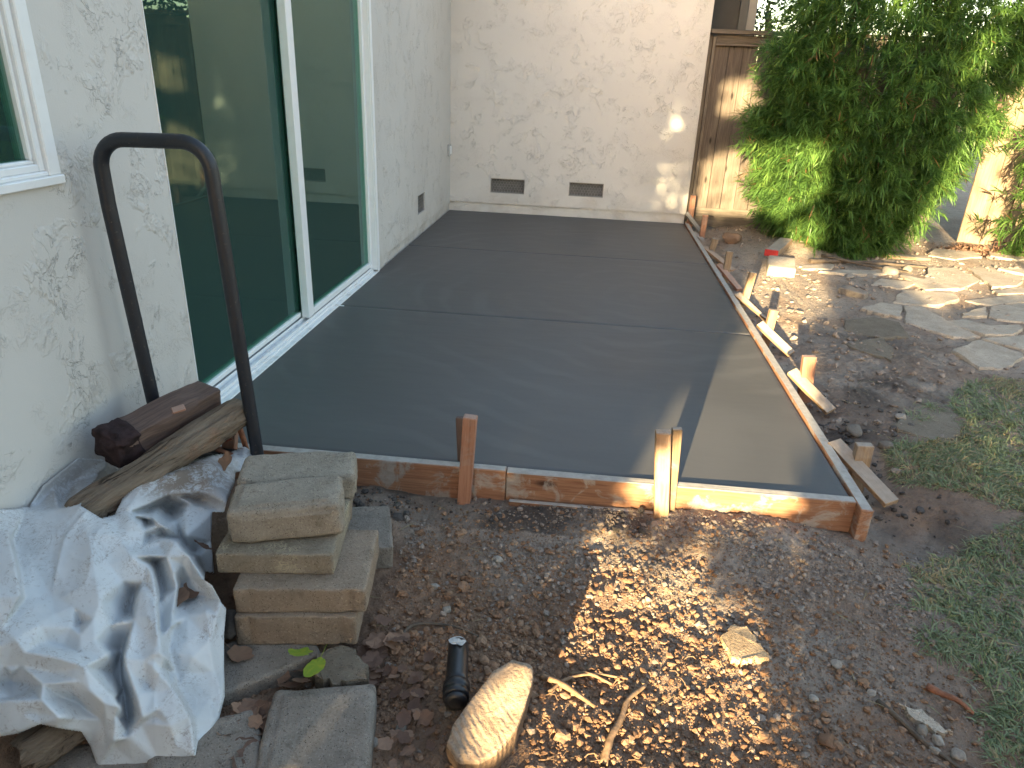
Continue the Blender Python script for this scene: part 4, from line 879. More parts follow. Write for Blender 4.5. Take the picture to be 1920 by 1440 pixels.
# ================================================================ FOLIAGE
def foliage(name, centers, dirs, per, L, Wd, seed, mat, kind=None, parent=None, tone_of=None, spread=.62, droop=.35):
    r = np.random.RandomState(seed)
    n = len(centers)
    P = np.repeat(centers, per, 0); A = np.repeat(dirs, per, 0)
    m = len(P)
    t = np.tile(np.linspace(0, 1, per), n)
    ax = A * (t * L * 0.85)[:, None]                      # leaves sit along a short twig
    rd = r.normal(0, 1, (m, 3)); rd -= A * (rd * A).sum(1)[:, None]; rd /= np.linalg.norm(rd, axis=1)[:, None] + 1e-9
    sp = spread * (1.15 - .7 * t) + r.normal(0, .12, m)
    Dv = A * np.cos(sp)[:, None] + rd * np.sin(sp)[:, None]; Dv /= np.linalg.norm(Dv, axis=1)[:, None]
    ln = L * r.uniform(.6, 1.15, m)
    base = np.repeat(r.rand(n), per)
    tone = np.clip(0.12 + 0.42 * base + r.normal(0, .12, m) + (0 if tone_of is None else np.repeat(tone_of, per)), 0, .9)
    brown = (r.rand(m) < .006) | (np.repeat(r.rand(n) < .018, per) & (r.rand(m) < .5)); tone[brown] = r.uniform(.93, 1, brown.sum())
    V, F, T = blades(P + ax, Dv, ln, Wd * r.uniform(.8, 1.2, m), droop * r.uniform(.2, 1.2, m), tone, 2, seed)
    o = link(name, np_mesh(name, V, F, True, {'tone': T}), mat, parent)
    if kind: o['kind'] = kind
    return o

# outline of the big shrub: half width and centre as a function of height, from the photograph
sh_z = [-.10, .05, .25, .55, .95, 1.35, 1.80, 2.3, 2.9, 3.3]
sh_c = [3.74, 3.73, 3.73, 3.75, 3.79, 3.88, 4.08, 4.22, 4.2, 4.2]
sh_w = [.34, .43, .56, .76, .90, .98, 1.16, 1.32, 1.2, .7]
r = np.random.RandomState(5)
def shell(n, lo, hi, q):
    z = r.uniform(lo, hi, n); c_ = np.interp(z, sh_z, sh_c); w_ = np.interp(z, sh_z, sh_w)
    th = np.where(r.rand(n) < .75, -np.pi * r.rand(n), r.uniform(0, 2 * np.pi, n))
    lump = 0.82 + 0.34 * fbm(th * 1.9 + 7, z * 3.3, 3, 40)
    rad = q(n) * lump
    P = np.stack([c_ + w_ * rad * np.cos(th), 6.92 + .60 * rad * np.sin(th) * np.clip(w_ / .9, .5, 1), z], 1)
    return P, np.stack([np.cos(th) * .8, np.sin(th), np.full(n, -.12)], 1)
# sprays of foliage standing out of the crown, each made of many leafy twigs
Pc, Dc = shell(560, -.06, 3.15, lambda n: np.clip(1 - np.abs(r.normal(0, .10, n)), .5, 1))
per_c = 8
Pt = np.repeat(Pc, per_c, 0) + r.normal(0, .062, (560 * per_c, 3)) + np.repeat(Dc, per_c, 0) * r.uniform(-.05, .07, (560 * per_c, 1))
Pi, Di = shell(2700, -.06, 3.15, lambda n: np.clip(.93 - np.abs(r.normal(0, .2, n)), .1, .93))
ctr = np.concatenate([Pt, Pi]); out = np.concatenate([np.repeat(Dc, per_c, 0), Di]); out = out + r.normal(0, .5, out.shape); out /= np.linalg.norm(out, axis=1)[:, None]
ctr[:, 2] = np.maximum(ctr[:, 2], -.08)
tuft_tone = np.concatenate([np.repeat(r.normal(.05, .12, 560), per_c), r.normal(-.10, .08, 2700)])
shrub = empty('leafy_shrub', (3.9, 6.95, -.08))
tag(shrub, 'big dense green shrub with long narrow leaves in front of the fence', 'shrub')
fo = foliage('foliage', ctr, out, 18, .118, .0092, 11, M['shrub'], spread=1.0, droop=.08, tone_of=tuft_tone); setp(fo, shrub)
for i in range(9):
    a = r.uniform(-.25, .25); b = r.uniform(-.15, .15)
    pts = [(3.9 + a * .5, 6.95 + b * .5, -.15), (3.9 + a, 6.95 + b, .5), (3.9 + a * 2.2, 6.95 + b * 1.6, 1.5), (3.95 + a * 3.0, 6.95 + b * 2.2, 2.7)]
    setp(link('stem', tube_mesh('stem', bez(pts, 5), [.035 - .0018 * q for q in range(16)], 7, .2), M['bark']), shrub)

# thin leaved plant at the right edge
N = 420
z = r.uniform(-.05, 1.6, N); X = 5.62 + r.normal(0, .20, N) + .04 * np.sin(z * 5); X = np.maximum(X, 5.17 + .12 * r.rand(N) + .12 * (z > .55) + .1 * (z < .1)); Y = 7.0 + r.normal(0, .16, N)
out = np.stack([-.55 + r.normal(0, .5, N), -.5 + r.normal(0, .4, N), r.normal(.05, .3, N)], 1); out /= np.linalg.norm(out, axis=1)[:, None]
edge = empty('leafy_plant', (5.6, 7.0, -.1)); tag(edge, 'thin leaved green plant at the right edge, before the pale planks', 'plant')
setp(foliage('foliage', np.stack([X, Y, z], 1), out, 15, .13, .012, 23, M['shrub'], spread=.75, droop=.3), edge)
for i in range(4):
    setp(link('stem', tube_mesh('stem', bez([(5.6 + .05 * i - .1, 7.0, -.12), (5.58 + .09 * i - .1, 7.0, .6), (5.55 + .12 * i - .1, 7.0, 1.6)], 5), .014, 6, .2), M['bark']), edge)

# hedge beyond the fence, and an unseen leaf screen added to shape the sun
def leaf_cards(P, size, seed, mat, name, parent):
    r = np.random.RandomState(seed); n = len(P)
    a = r.normal(0, 1, (n, 3)); a /= np.linalg.norm(a, axis=1)[:, None]
    b = np.cross(a, r.normal(0, 1, (n, 3))); b /= np.linalg.norm(b, axis=1)[:, None]
    c = np.cross(a, b)
    s = (size * r.uniform(.7, 1.3, n))[:, None]
    V = np.stack([P - b * s, P - c * s * .42 + a * s * .1, P + b * s, P + c * s * .42 + a * s * .1], 1).reshape(-1, 3)
    F = np.arange(4 * n).reshape(n, 4)
    return setp(link(name, np_mesh(name, V, F, True, {'tone': np.repeat(r.rand(n), 4)}), mat), parent)
def bush(name, cx, cy, z0, z1, wx, wy, n, seed, label, cat='hedge', size=.07, mat='hedge'):
    e = empty(name, (cx, cy, z0)); tag(e, label, cat)
    r = np.random.RandomState(seed)
    zz = r.rand(n); th = r.rand(n) * 6.283; q = r.rand(n) ** .4
    k = 0.75 + .4 * fbm(th * 2, zz * 5, 3, seed)
    prof = np.sin(np.clip(zz, .03, .97) * np.pi) ** .45
    P = np.stack([cx + wx * q * k * prof * np.cos(th), cy + wy * q * k * prof * np.sin(th), z0 + (z1 - z0) * zz], 1)
    leaf_cards(P, np.full(n, size), seed, M[mat], 'crown', e)
    setp(link('trunk', tube_mesh('trunk', [(cx, cy, z0 - .2 if z0 < .5 else -.2), (cx + .05, cy, z0 + (z1 - z0) * .35), (cx - .04, cy, z0 + (z1 - z0) * .7)], [.09, .07, .03], 8, .15), M['bark']), e)
    return e
bush('garden_bush', 3.35, 9.3, 1.0, 2.6, .55, .5, 2600, 51, 'small leaved bush showing above the fence next to the grey building', 'bush', .035)
bush('garden_tree', 5.6, 10.2, .4, 4.6, 1.9, 1.0, 5000, 52, 'dark tree beyond the fence behind the big shrub', 'tree', .07)
bush('garden_tree', 9.2, 9.5, .6, 4.2, 1.8, 1.2, 4000, 53, 'tree beyond the fence past the right edge', 'tree', .08)

sun_blocker = empty('sun_blocker', (1.0, -3.2, -.1)); tag(sun_blocker, 'unseen screen of leaves with gaps, added behind the camera to shape the sunlight', 'hedge')  # added out of view to shade the scene and cut out sun patches
r = np.random.RandomState(77)
n = 120000
bx_ = r.uniform(-4.4, 5.2, n); bz_ = r.uniform(-.15, 4.3, n); by_ = r.uniform(-3.35, -2.65, n)
# position of each leaf as the sun sees it, carried to the plane y = -3
px_ = bx_ - (by_ + 3) * (_sd.x / _sd.y); pz_ = bz_ - (by_ + 3) * (_sd.z / _sd.y)
keep = np.ones(n, bool)
wob = .02
jx = px_ + r.normal(0, wob, n); jz = pz_ + r.normal(0, wob * .6, n)
for gi, pol in enumerate(D['GAPS']):
    thin = r.rand(n) < (.045 if gi in (6, 7, 8, 12) else .006)          # leaves left in the gaps to dim the sun patches
    for a_, b_ in ((0, 0), (.04, 0), (-.04, 0), (0, .03), (0, -.03)): keep &= ~inpoly(jx + a_, jz + b_, pol) | thin
for (u, v, q) in D['PINS']: keep &= ~(((px_ - u) ** 2 + (pz_ - v) ** 2 < 1.5 * q * q) & (r.rand(n) < .42))  # leaves thinned here to throw faint light spots
# small leaves everywhere, coarse sprays only well away from the gaps
far = keep.copy()
for pol in D['GAPS']:
    for a_ in np.linspace(0, 6.283, 13)[:-1]: far &= ~inpoly(px_ + .14 * math.cos(a_), pz_ + .14 * math.sin(a_), pol)
for (u, v, q) in D['PINS']: far &= (px_ - u) ** 2 + (pz_ - v) ** 2 > (q + .14) ** 2
PP = np.stack([bx_, by_, bz_], 1); big = far & (np.arange(n) % 5 == 0); sml = keep & ~big
leaf_cards(PP[sml], np.full(sml.sum(), .055), 78, M['hedge'], 'crown', sun_blocker)  # leaf cards of the added blocker
leaf_cards(PP[big], np.full(big.sum(), .13), 79, M['hedge'], 'crown', sun_blocker)
for xx in (-3.5, -2.2, -.9, 1.35, 2.7, 4.2):
    setp(link('trunk', tube_mesh('trunk', [(xx, -3, -.3), (xx + .03, -3, 1), (xx, -3, 2.6)], [.06, .05, .03], 8, .15), M['bark']), sun_blocker)  # trunks under the added leaf screen

# ================================================================ FLAGSTONE PATH
path = tag(empty('path', (0, 0, 0)), kind='structure')
def flag_mesh(poly, h, seed):
    r = random.Random(seed)
    P = [Vector((x, y, 0)) for x, y in poly]
    Q = []
    for i, p in enumerate(P):
        q = P[(i + 1) % len(P)]
        for k in range(5):
            t = k / 5; v = p.lerp(q, t)
            if k: v += Vector((r.uniform(-.5, .5), r.uniform(-.5, .5), 0)) * .022
            Q.append(v)
    c = sum(Q, Vector()) / len(Q)
    bm = bmesh.new()
    top = []; mid = []; bot = []
    tx, ty = r.uniform(-.03, .03), r.uniform(-.03, .03)
    for v in Q:
        zt = h + tx * (v.x - c.x) + ty * (v.y - c.y)
        top.append(bm.verts.new(((v.x - c.x) * .97 + c.x, (v.y - c.y) * .97 + c.y, zt + r.uniform(-.002, .002))))
        mid.append(bm.verts.new((v.x, v.y, zt - .009)))
        bot.append(bm.verts.new((v.x, v.y, zt - .07)))
    n_ = len(Q)
    for i in range(n_):
        j = (i + 1) % n_
        bm.faces.new((mid[i], mid[j], top[j], top[i])); bm.faces.new((bot[i], bot[j], mid[j], mid[i]))
    bm.faces.new(top)
    bmesh.ops.recalc_face_normals(bm, faces=list(bm.faces))
    me = bm_mesh('flagstone', bm, False)
    return me
r_ = random.Random(12)
extra = []
for cx, cy in ((5.55, 5.3), (6.1, 5.45), (5.75, 5.85), (6.35, 5.95), (5.15, 4.75), (5.75, 4.85), (6.3, 4.95), (6.25, 6.5), (6.6, 5.4)):
    extra.append([(cx + r_.uniform(.2, .3) * math.cos(a * 1.047 + .3), cy + r_.uniform(.17, .25) * math.sin(a * 1.047 + .3)) for a in range(6)])
for i, pl in enumerate(D['FLAG'] + extra):
    cx = sum(p[0] for p in pl) / len(pl); cy = sum(p[1] for p in pl) / len(pl)
    zc = np.mean([gz(*p) for p in pl]); zm = max(zc, zc * .5 + gz(cx, cy) * .5)
    muddy = i in (9, 10, 11)
    link('flagstone', flag_mesh(pl, zm + (.010 if muddy else .016), 100 + i), M['mudflag'] if muddy else M['flag'], path)

# ================================================================ LAWN
def grass_area(poly, n, seed, hmin, hmax, straw):
    r = np.random.RandomState(seed)
    a = np.array(poly); lo = a.min(0); hi = a.max(0); hi = np.minimum(hi, [6.5, 5.5])
    x = r.uniform(lo[0], hi[0], n * 8); y = r.uniform(lo[1], hi[1], n * 8); nr = (x < 3.3) | (r.rand(n * 8) < np.where(x < 4.2, .5, .12)); x, y = x[nr], y[nr]
    wob = .05 * (fbm(x * 9, y * 9, 3, 60) - .5)
    k = inpoly(x + wob, y + wob, poly); x, y = x[k][:n], y[k][:n]
    m = len(x)
    cl = fbm(x * 14, y * 14, 3, 61)
    ang = fbm(x * 5, y * 5, 3, 62) * 14 + r.normal(0, .9, m)
    el = np.clip(r.normal(.62, .33, m), .05, 1.4)
    Dv = np.stack([np.cos(ang) * np.cos(el), np.sin(ang) * np.cos(el), np.sin(el)], 1)
    ln = r.uniform(hmin, hmax, m) * (.6 + .8 * cl)
    st = fbm(x * 2.2, y * 2.2, 3, 63) + straw
    tone = np.clip(.15 + .55 * r.rand(m), 0, .7); dry = r.rand(m) < np.clip((st - .42) * 1.6, .05, .75); tone[dry] = r.uniform(.74, 1, dry.sum())
    P = np.stack([x, y, ground_z(x, y) - .004], 1)
    return blades(P, Dv, ln, r.uniform(.003, .006, m), r.uniform(.3, 1.0, m), tone, 2, seed)
parts = [grass_area(D['GRASS'][0], 60000, 1, .030, .07, .22), grass_area(D['GRASS'][1], 72000, 2, .03, .075, .08)]
r = np.random.RandomState(9)
for (x, y) in D['TUFTS']:
    n = 130
    P = np.stack([x + r.normal(0, .03, n), y + r.normal(0, .03, n), np.zeros(n)], 1); P[:, 2] = ground_z(P[:, 0], P[:, 1])
    an = r.rand(n) * 6.28; el = np.clip(r.normal(.5, .3, n), .05, 1.3)
    parts.append(blades(P, np.stack([np.cos(an) * np.cos(el), np.sin(an) * np.cos(el), np.sin(el)], 1), r.uniform(.03, .09, n), r.uniform(.002, .004, n), r.uniform(.2, .8, n), r.uniform(.1, .8, n), 2, 5))
# stray dry straws over the bare earth
n = 520
x = r.uniform(.7, 3.4, n); y = r.uniform(.95, 4.6, n); k = ~((x < 2.56) & (y > 2.12)); x, y = x[k], y[k]; n = len(x)
an = r.rand(n) * 6.28
parts.append(blades(np.stack([x, y, ground_z(x, y) + .006], 1), np.stack([np.cos(an), np.sin(an), r.uniform(-.02, .25, n)], 1), r.uniform(.02, .07, n), r.uniform(.0014, .003, n), r.uniform(.0, .3, n), r.uniform(.76, 1, n), 2, 6))
off = 0; VV = []; FF = []; TT = []
for V, F, T in parts:
    VV.append(V); FF.append(F + off); TT.append(T); off += len(V)
tag(link('lawn', np_mesh('lawn', np.concatenate(VV), np.concatenate(FF), False, {'tone': np.concatenate(TT)}), M['grass']), 'grass', 'grass', kind='stuff')

# ================================================================ CLODS, GRAVEL, CRUMBS
def clear(x, y):
    return ~((x < 2.50) & (y > 2.185)) & ~((x < .93) & (x > .55) & (y > 1.36) & (y < 2.0))
def scatter(n, x0, x1, y0, y1, dens, seed):
    r = np.random.RandomState(seed)
    x = r.uniform(x0, x1, n); y = r.uniform(y0, y1, n)
    k = clear(x, y) & (r.rand(n) < dens(x, y)) & ~inpoly(x, y, D['GRASS'][0]) & ~inpoly(x, y, D['GRASS'][1])
    return x[k], y[k]
brown_d = lambda x, y: np.clip(.06 + 1.0 * gauss(x, y, 1.10, 1.5, .36) + .55 * gauss(x, y, 1.65, 1.25, .4) + .22 * gauss(x, y, 2.2, 1.2, .4) + .35 * gauss(x, y, 1.8, 1.7, .3), 0, 1) * (.35 + .9 * sstep(.3, .6, fbm(x * 7, y * 7, 3, 70)))
x, y = scatter(92000, .5, 2.9, .9, 2.15, brown_d, 31); sz = .0012 + .0090 * np.random.RandomState(1).rand(len(x)) ** 11.0 + .0020 * np.random.RandomState(11).rand(len(x))
lumps('earth_clods', np.stack([x, y, ground_z(x, y) + sz * .35], 1), sz * 1.0, M['clod'], 1, 'stuff', .78, 32)
x, y = scatter(1500, .9, 2.3, .95, 2.0, lambda x, y: brown_d(x, y) * (x < 1.42) * .8 + .10 * brown_d(x, y), 33); sz = .005 + .012 * np.random.RandomState(2).rand(len(x)) ** 3.5
lumps('large_clods', np.stack([x, y, ground_z(x, y) + sz * .3], 1), sz, M['clod'], 2, 'stuff', .75, 34)
grey_d = lambda x, y: np.clip(.05 + .85 * gauss(x, y, 2.2, 2.0, .35) + .8 * gauss(x, y, 1.6, 2.05, .22) + .5 * gauss(x, y, 1.5, 1.85, .3) + .22 * gauss(x, y, 2.35, 1.65, .4) + .9 * gauss(x, y, .95, 1.9, .1) + .8 * gauss(x, y, 2.62, 1.9, .15), 0, 1) * (.3 + .9 * sstep(.35, .6, fbm(x * 8, y * 8, 3, 75)))
x, y = scatter(70000, .8, 3.0, .95, 2.2, grey_d, 35); sz = .0010 + .0075 * np.random.RandomState(3).rand(len(x)) ** 12 + .0018 * np.random.RandomState(13).rand(len(x))
lumps('gravel', np.stack([x, y, ground_z(x, y) + sz * .35], 1), sz * 1.15, M['gravel'], 1, 'stuff', .8, 36)
mud_d = lambda x, y: np.clip(np.where((y > 2.04) & (y < 2.19) & (x < 1.75), .9, 0) + .9 * gauss(x, y, .78, 2.1, .11) + .6 * gauss(x, y, 2.62, 2.75, .2) + .5 * gauss(x, y, 2.75, 3.1, .2) + .4 * gauss(x, y, 2.7, 2.35, .2), 0, 1) * (.2 + sstep(.4, .6, fbm(x * 9, y * 9, 3, 78)))
x, y = scatter(5200, .6, 3.2, 2.0, 3.6, mud_d, 37); sz = .004 + .013 * np.random.RandomState(4).rand(len(x)) ** 3
lumps('wet_crumbs', np.stack([x, y, ground_z(x, y) + sz * .3], 1), sz, M['mud'], 1, 'stuff', .7, 38)
far_d = lambda x, y: np.clip(.25 + .5 * fbm(x * 3, y * 3, 3, 79), 0, 1) * (x > 2.53)
x, y = scatter(14000, 2.53, 5.8, 2.9, 7.55, far_d, 39); sz = .0035 + .018 * np.random.RandomState(5).rand(len(x)) ** 7
lumps('far_rubble', np.stack([x, y, ground_z(x, y) + sz * .3], 1), sz, M['gravel'], 1, 'stuff', .7, 40)

# ================================================================ STACKED BLOCKS
def block(name, A, B, z, dim, m, label, group='concrete blocks stacked beside the tarp', cat='concrete block', r=.012, tilt=(0, 0), **kw):
    """front bottom edge runs A -> B; dim = (width along it, depth, height)"""
    A = Vector((*A, 0)); B = Vector((*B, 0)); d = (B - A); wd = dim[0] or d.length
    ang = math.atan2(d.y, d.x); c = (A + B) / 2 + Vector((-math.sin(ang), math.cos(ang), 0)) * dim[1] / 2
    o = link(name, rbox_mesh(name, (wd, dim[1], dim[2]), r, seed=random.randint(0, 99), **kw), m)
    o.location = (c.x, c.y, z); o.rotation_euler = (R(tilt[0]), R(tilt[1]), ang)
    return tag(o, label, cat, group)
block('concrete_block', (.625, 1.352), (.935, 1.398), -.094, (0, .26, .095), M['paver'], 'lowest tan block of the stack, scored face just above the ground pavers', r=.007, grooves=4)
block('concrete_block', (.627, 1.366), (.958, 1.416), .002, (0, .27, .076), M['paver'], 'tan scored block second from the bottom of the stack, with a broad dusty top', r=.007, grooves=4)
block('concrete_block', (.560, 1.420), (.858, 1.464), .079, (0, .27, .062), M['blockeff'], 'thin block with pale lichen stains, under the thick grey block', r=.006)
block('concrete_block', (.585, 1.450), (.866, 1.540), .147, (0, .155, .105), M['block'], 'thick rounded grey block on top of the stack, front one', r=.018, tilt=(1.5, -1.0), chips=.01)
block('concrete_block', (.515, 1.645), (.835, 1.735), .125, (0, .16, .098), M['block'], 'rounded grey block on top of the stack, behind the thick front one', r=.018, tilt=(2, 0), chips=.012)
block('concrete_block', (.50, 1.70), (.80, 1.79), .02, (0, .2, .105), M['paver'], 'tan block hidden low behind the stack', r=.008)
block('concrete_block', (.60, 1.665), (.93, 1.775), -.135, (0, .25, .085), M['greypaver'], 'dusty flat block leaning out behind the right side of the stack', r=.006, tilt=(-2, 2))
GP = 'pavers set in the ground in front of the stack'
block('garden_paver', (.66, 1.195), (.82, 1.335), -.165, (.30, .17, .07), M['greypaver'], 'grey paver on the ground directly below the stack, beside the tarp edge', GP, 'paver', r=.01)
block('garden_paver', (.838, .965), (1.082, 1.02), -.165, (0, .27, .085), M['greypaver'], 'large rounded paver at the bottom edge, below the yellow leaves', GP, 'paver', r=.022, chips=.01)
block('garden_paver', (.67, .90), (.84, 1.0), -.17, (.24, .20, .075), M['greypaver'], 'pale paver at the bottom edge between the tarp corner and the brown leaves', GP, 'paver', r=.02)
block('garden_paver', (.40, .80), (.66, .90), -.17, (.28, .22, .06), M['greypaver'], 'shaded paver under the torn lower hem of the tarp', GP, 'paver', r=.015)
st_ = link('field_stone', flag_mesh([(.835, 1.325), (.865, 1.372), (.925, 1.385), (.985, 1.335), (1.0, 1.285), (.93, 1.262), (.86, 1.285)], -.088, 77), M['mudflag'])
tag(st_, 'flat dark stone behind the yellow leaves, under the stack corner', 'stone')

# ================================================================ STEEL HOOP HANDLE
Zb, Zt = -.12, 1.105
hp = [(.11, 1.985, -.12), (.092, 1.965, .279), (.064, 1.945, .92)]
pts = [(.118, 1.975, -.12), (.092, 1.96, .279), (.066, 1.95, .90), (.063, 1.95, 1.0), (.070, 1.95, 1.055), (.095, 1.95, 1.090), (.138, 1.95, 1.103), (.24, 1.95, 1.104), (.325, 1.95, 1.106), (.362, 1.95, 1.095), (.385, 1.95, 1.062), (.394, 1.95, 1.0), (.400, 1.95, .90), (.433, 1.95, .115), (.443, 1.95, -.12)]
def arc(c, r, a0, a1, y, n=9):
    return [(c[0] + r * math.cos(R(a0 + (a1 - a0) * i / n)), y, c[1] + r * math.sin(R(a0 + (a1 - a0) * i / n))) for i in range(n + 1)]
P_ = [(.118, 1.99, -.12), (.105, 1.975, .1), (.092, 1.96, .28), (.080, 1.955, .6), (.068, 1.95, .92)]
P_ += arc((.148, 1.022), .080, 180, 90, 1.95) + [(.20, 1.95, 1.103)] + arc((.315, 1.025), .080, 90, 2, 1.95)
P_ += [(.405, 1.95, .80), (.417, 1.95, .50), (.433, 1.95, .115), (.443, 1.95, -.12)]
hoop = link('steel_handle', tube_mesh('steel_handle', P_, .0205, 18), M['steel'])
sm_ = hoop.modifiers.new('sm', 'SMOOTH'); sm_.iterations = 0
tag(hoop, 'black bent steel tube handle standing upright by the stucco wall', 'handle')

# ================================================================ WOOD PILE
def log_mesh(name, P, Q, r0, r1, seed, n=26, rings=40, rough=.26, flat=.8, split=True):
    P = Vector(P); Q = Vector(Q); L = (Q - P).length; rr = random.Random(seed)
    V = []; F = []
    for i in range(rings):
        t = i / (rings - 1); rad = r0 + (r1 - r0) * t
        for j in range(n):
            a = 2 * math.pi * j / n
            k = 1 + rough * (fbm(np.array([j * 1.3 + seed]), np.array([t * 5 + seed]), 3, seed)[0] - .5) * 2
            k *= 1 - .22 * math.exp(-((j - n * .30) / 1.1) ** 2) if split else 1
            if i in (0, rings - 1): k *= .93
            V.append((-L / 2 + L * t + (rr.uniform(-.012, .012) if i in (0, rings - 1) else 0), math.cos(a) * rad * k, math.sin(a) * rad * k * flat))
    for i in range(rings - 1):
        for j in range(n): F.append((i * n + j, i * n + (j + 1) % n, (i + 1) * n + (j + 1) % n, (i + 1) * n + j))
    F.append(tuple(range(n - 1, -1, -1))); F.append(tuple((rings - 1) * n + j for j in range(n)))
    me = bpy.data.meshes.new(name); me.from_pydata(V, [], F)
    for f in me.polygons: f.use_smooth = len(f.vertices) == 4
    me.update(); return me, axis_matrix(P, Q)
def log(name, P, Q, r0, r1, m, label, seed, **kw):
    me, mw = log_mesh(name, P, Q, r0, r1, seed, **kw); o = link(name, me, m); o.matrix_world = mw
    return tag(o, label, 'log')
log('firewood_log', (.150, 1.475, .172), (.378, 1.985, .270), .058, .054, M['log'], 'long grey brown weathered log lying over the tarp and the red beam', 3)
log('firewood_log', (.16, 1.98, .095), (.46, 1.97, .085), .04, .035, M['darklog'], 'dark bark covered log lying flat below the weathered log', 8)
log('firewood_log', (.42, 1.09, -.05), (.34, .96, -.075), .055, .05, M['log'], 'short split log poking out under the front hem of the tarp', 12, rings=14)
# reddish sawn beam, ragged dark end facing the camera
bmx = rbox_mesh('wood_beam', (.345, .105, .098), .004, 14, .006, 4, chips=.012)
beam = link('wood_beam', bmx, M['beam']); P, Q = Vector((.120, 1.70, .262)), Vector((.262, 2.015, .300))
beam.matrix_world = axis_matrix(P, Q, (.15, -.1, 1)) @ Matrix.Translation((0, 0, -.049))
tag(beam, 'reddish sawn wood beam with a dark ragged end against the wall', 'beam')
bend = link('sawn_end', rbox_mesh('sawn_end', (.085, .112, .108), .012, 10, .013, 9, chips=.02), M['beam_end']); bend.parent = beam; bend.location = (-.155, 0, -.003)
tag(board('wood_scrap', (.300, 2.01, .09), (.332, 2.00, .232), .045, .03, M['stake_red'], (0, -1, .2)), 'upright pinkish wood scrap behind the thin brown stick', 'wood scrap')
tag(link('wood_stick', tube_mesh('wood_stick', [(.353, 1.985, .255), (.368, 1.985, .18), (.386, 1.985, .08)], [.010, .0095, .009], 8, .15), M['redstick']), 'thin brown stick standing between the pink scrap and the steel handle', 'stick')
tag(link('bark_chunk', lumps('bark_chunk', np.array([[.318, 1.955, .195]]), np.array([.036]), M['redbark'], 3, None, .55, 45).data, None), 'dark red frayed bark chunk beside the weathered log', 'bark')
o_ = [o for o in bpy.data.objects if o.name.startswith('bark_chunk') and 'label' not in o][0]; bpy.data.objects.remove(o_)
bpy.data.objects[[o.name for o in bpy.data.objects if o.name.startswith('bark_chunk')][0]].name = 'bark_chunk'
tag(board('bark_strip', (.30, 1.93, .145), (.47, 1.90, .125), .018, .008, M['redstick'], warp=.006), 'thin splintered bark strip lying on top of the tarp near the handle', 'bark strip')
tag(board('wood_chip', (.232, 1.835, .325), (.262, 1.86, .330), .028, .006, M['stake_red'], (.2, -.4, 1)), 'small orange wood chip on the red beam', 'wood chip')

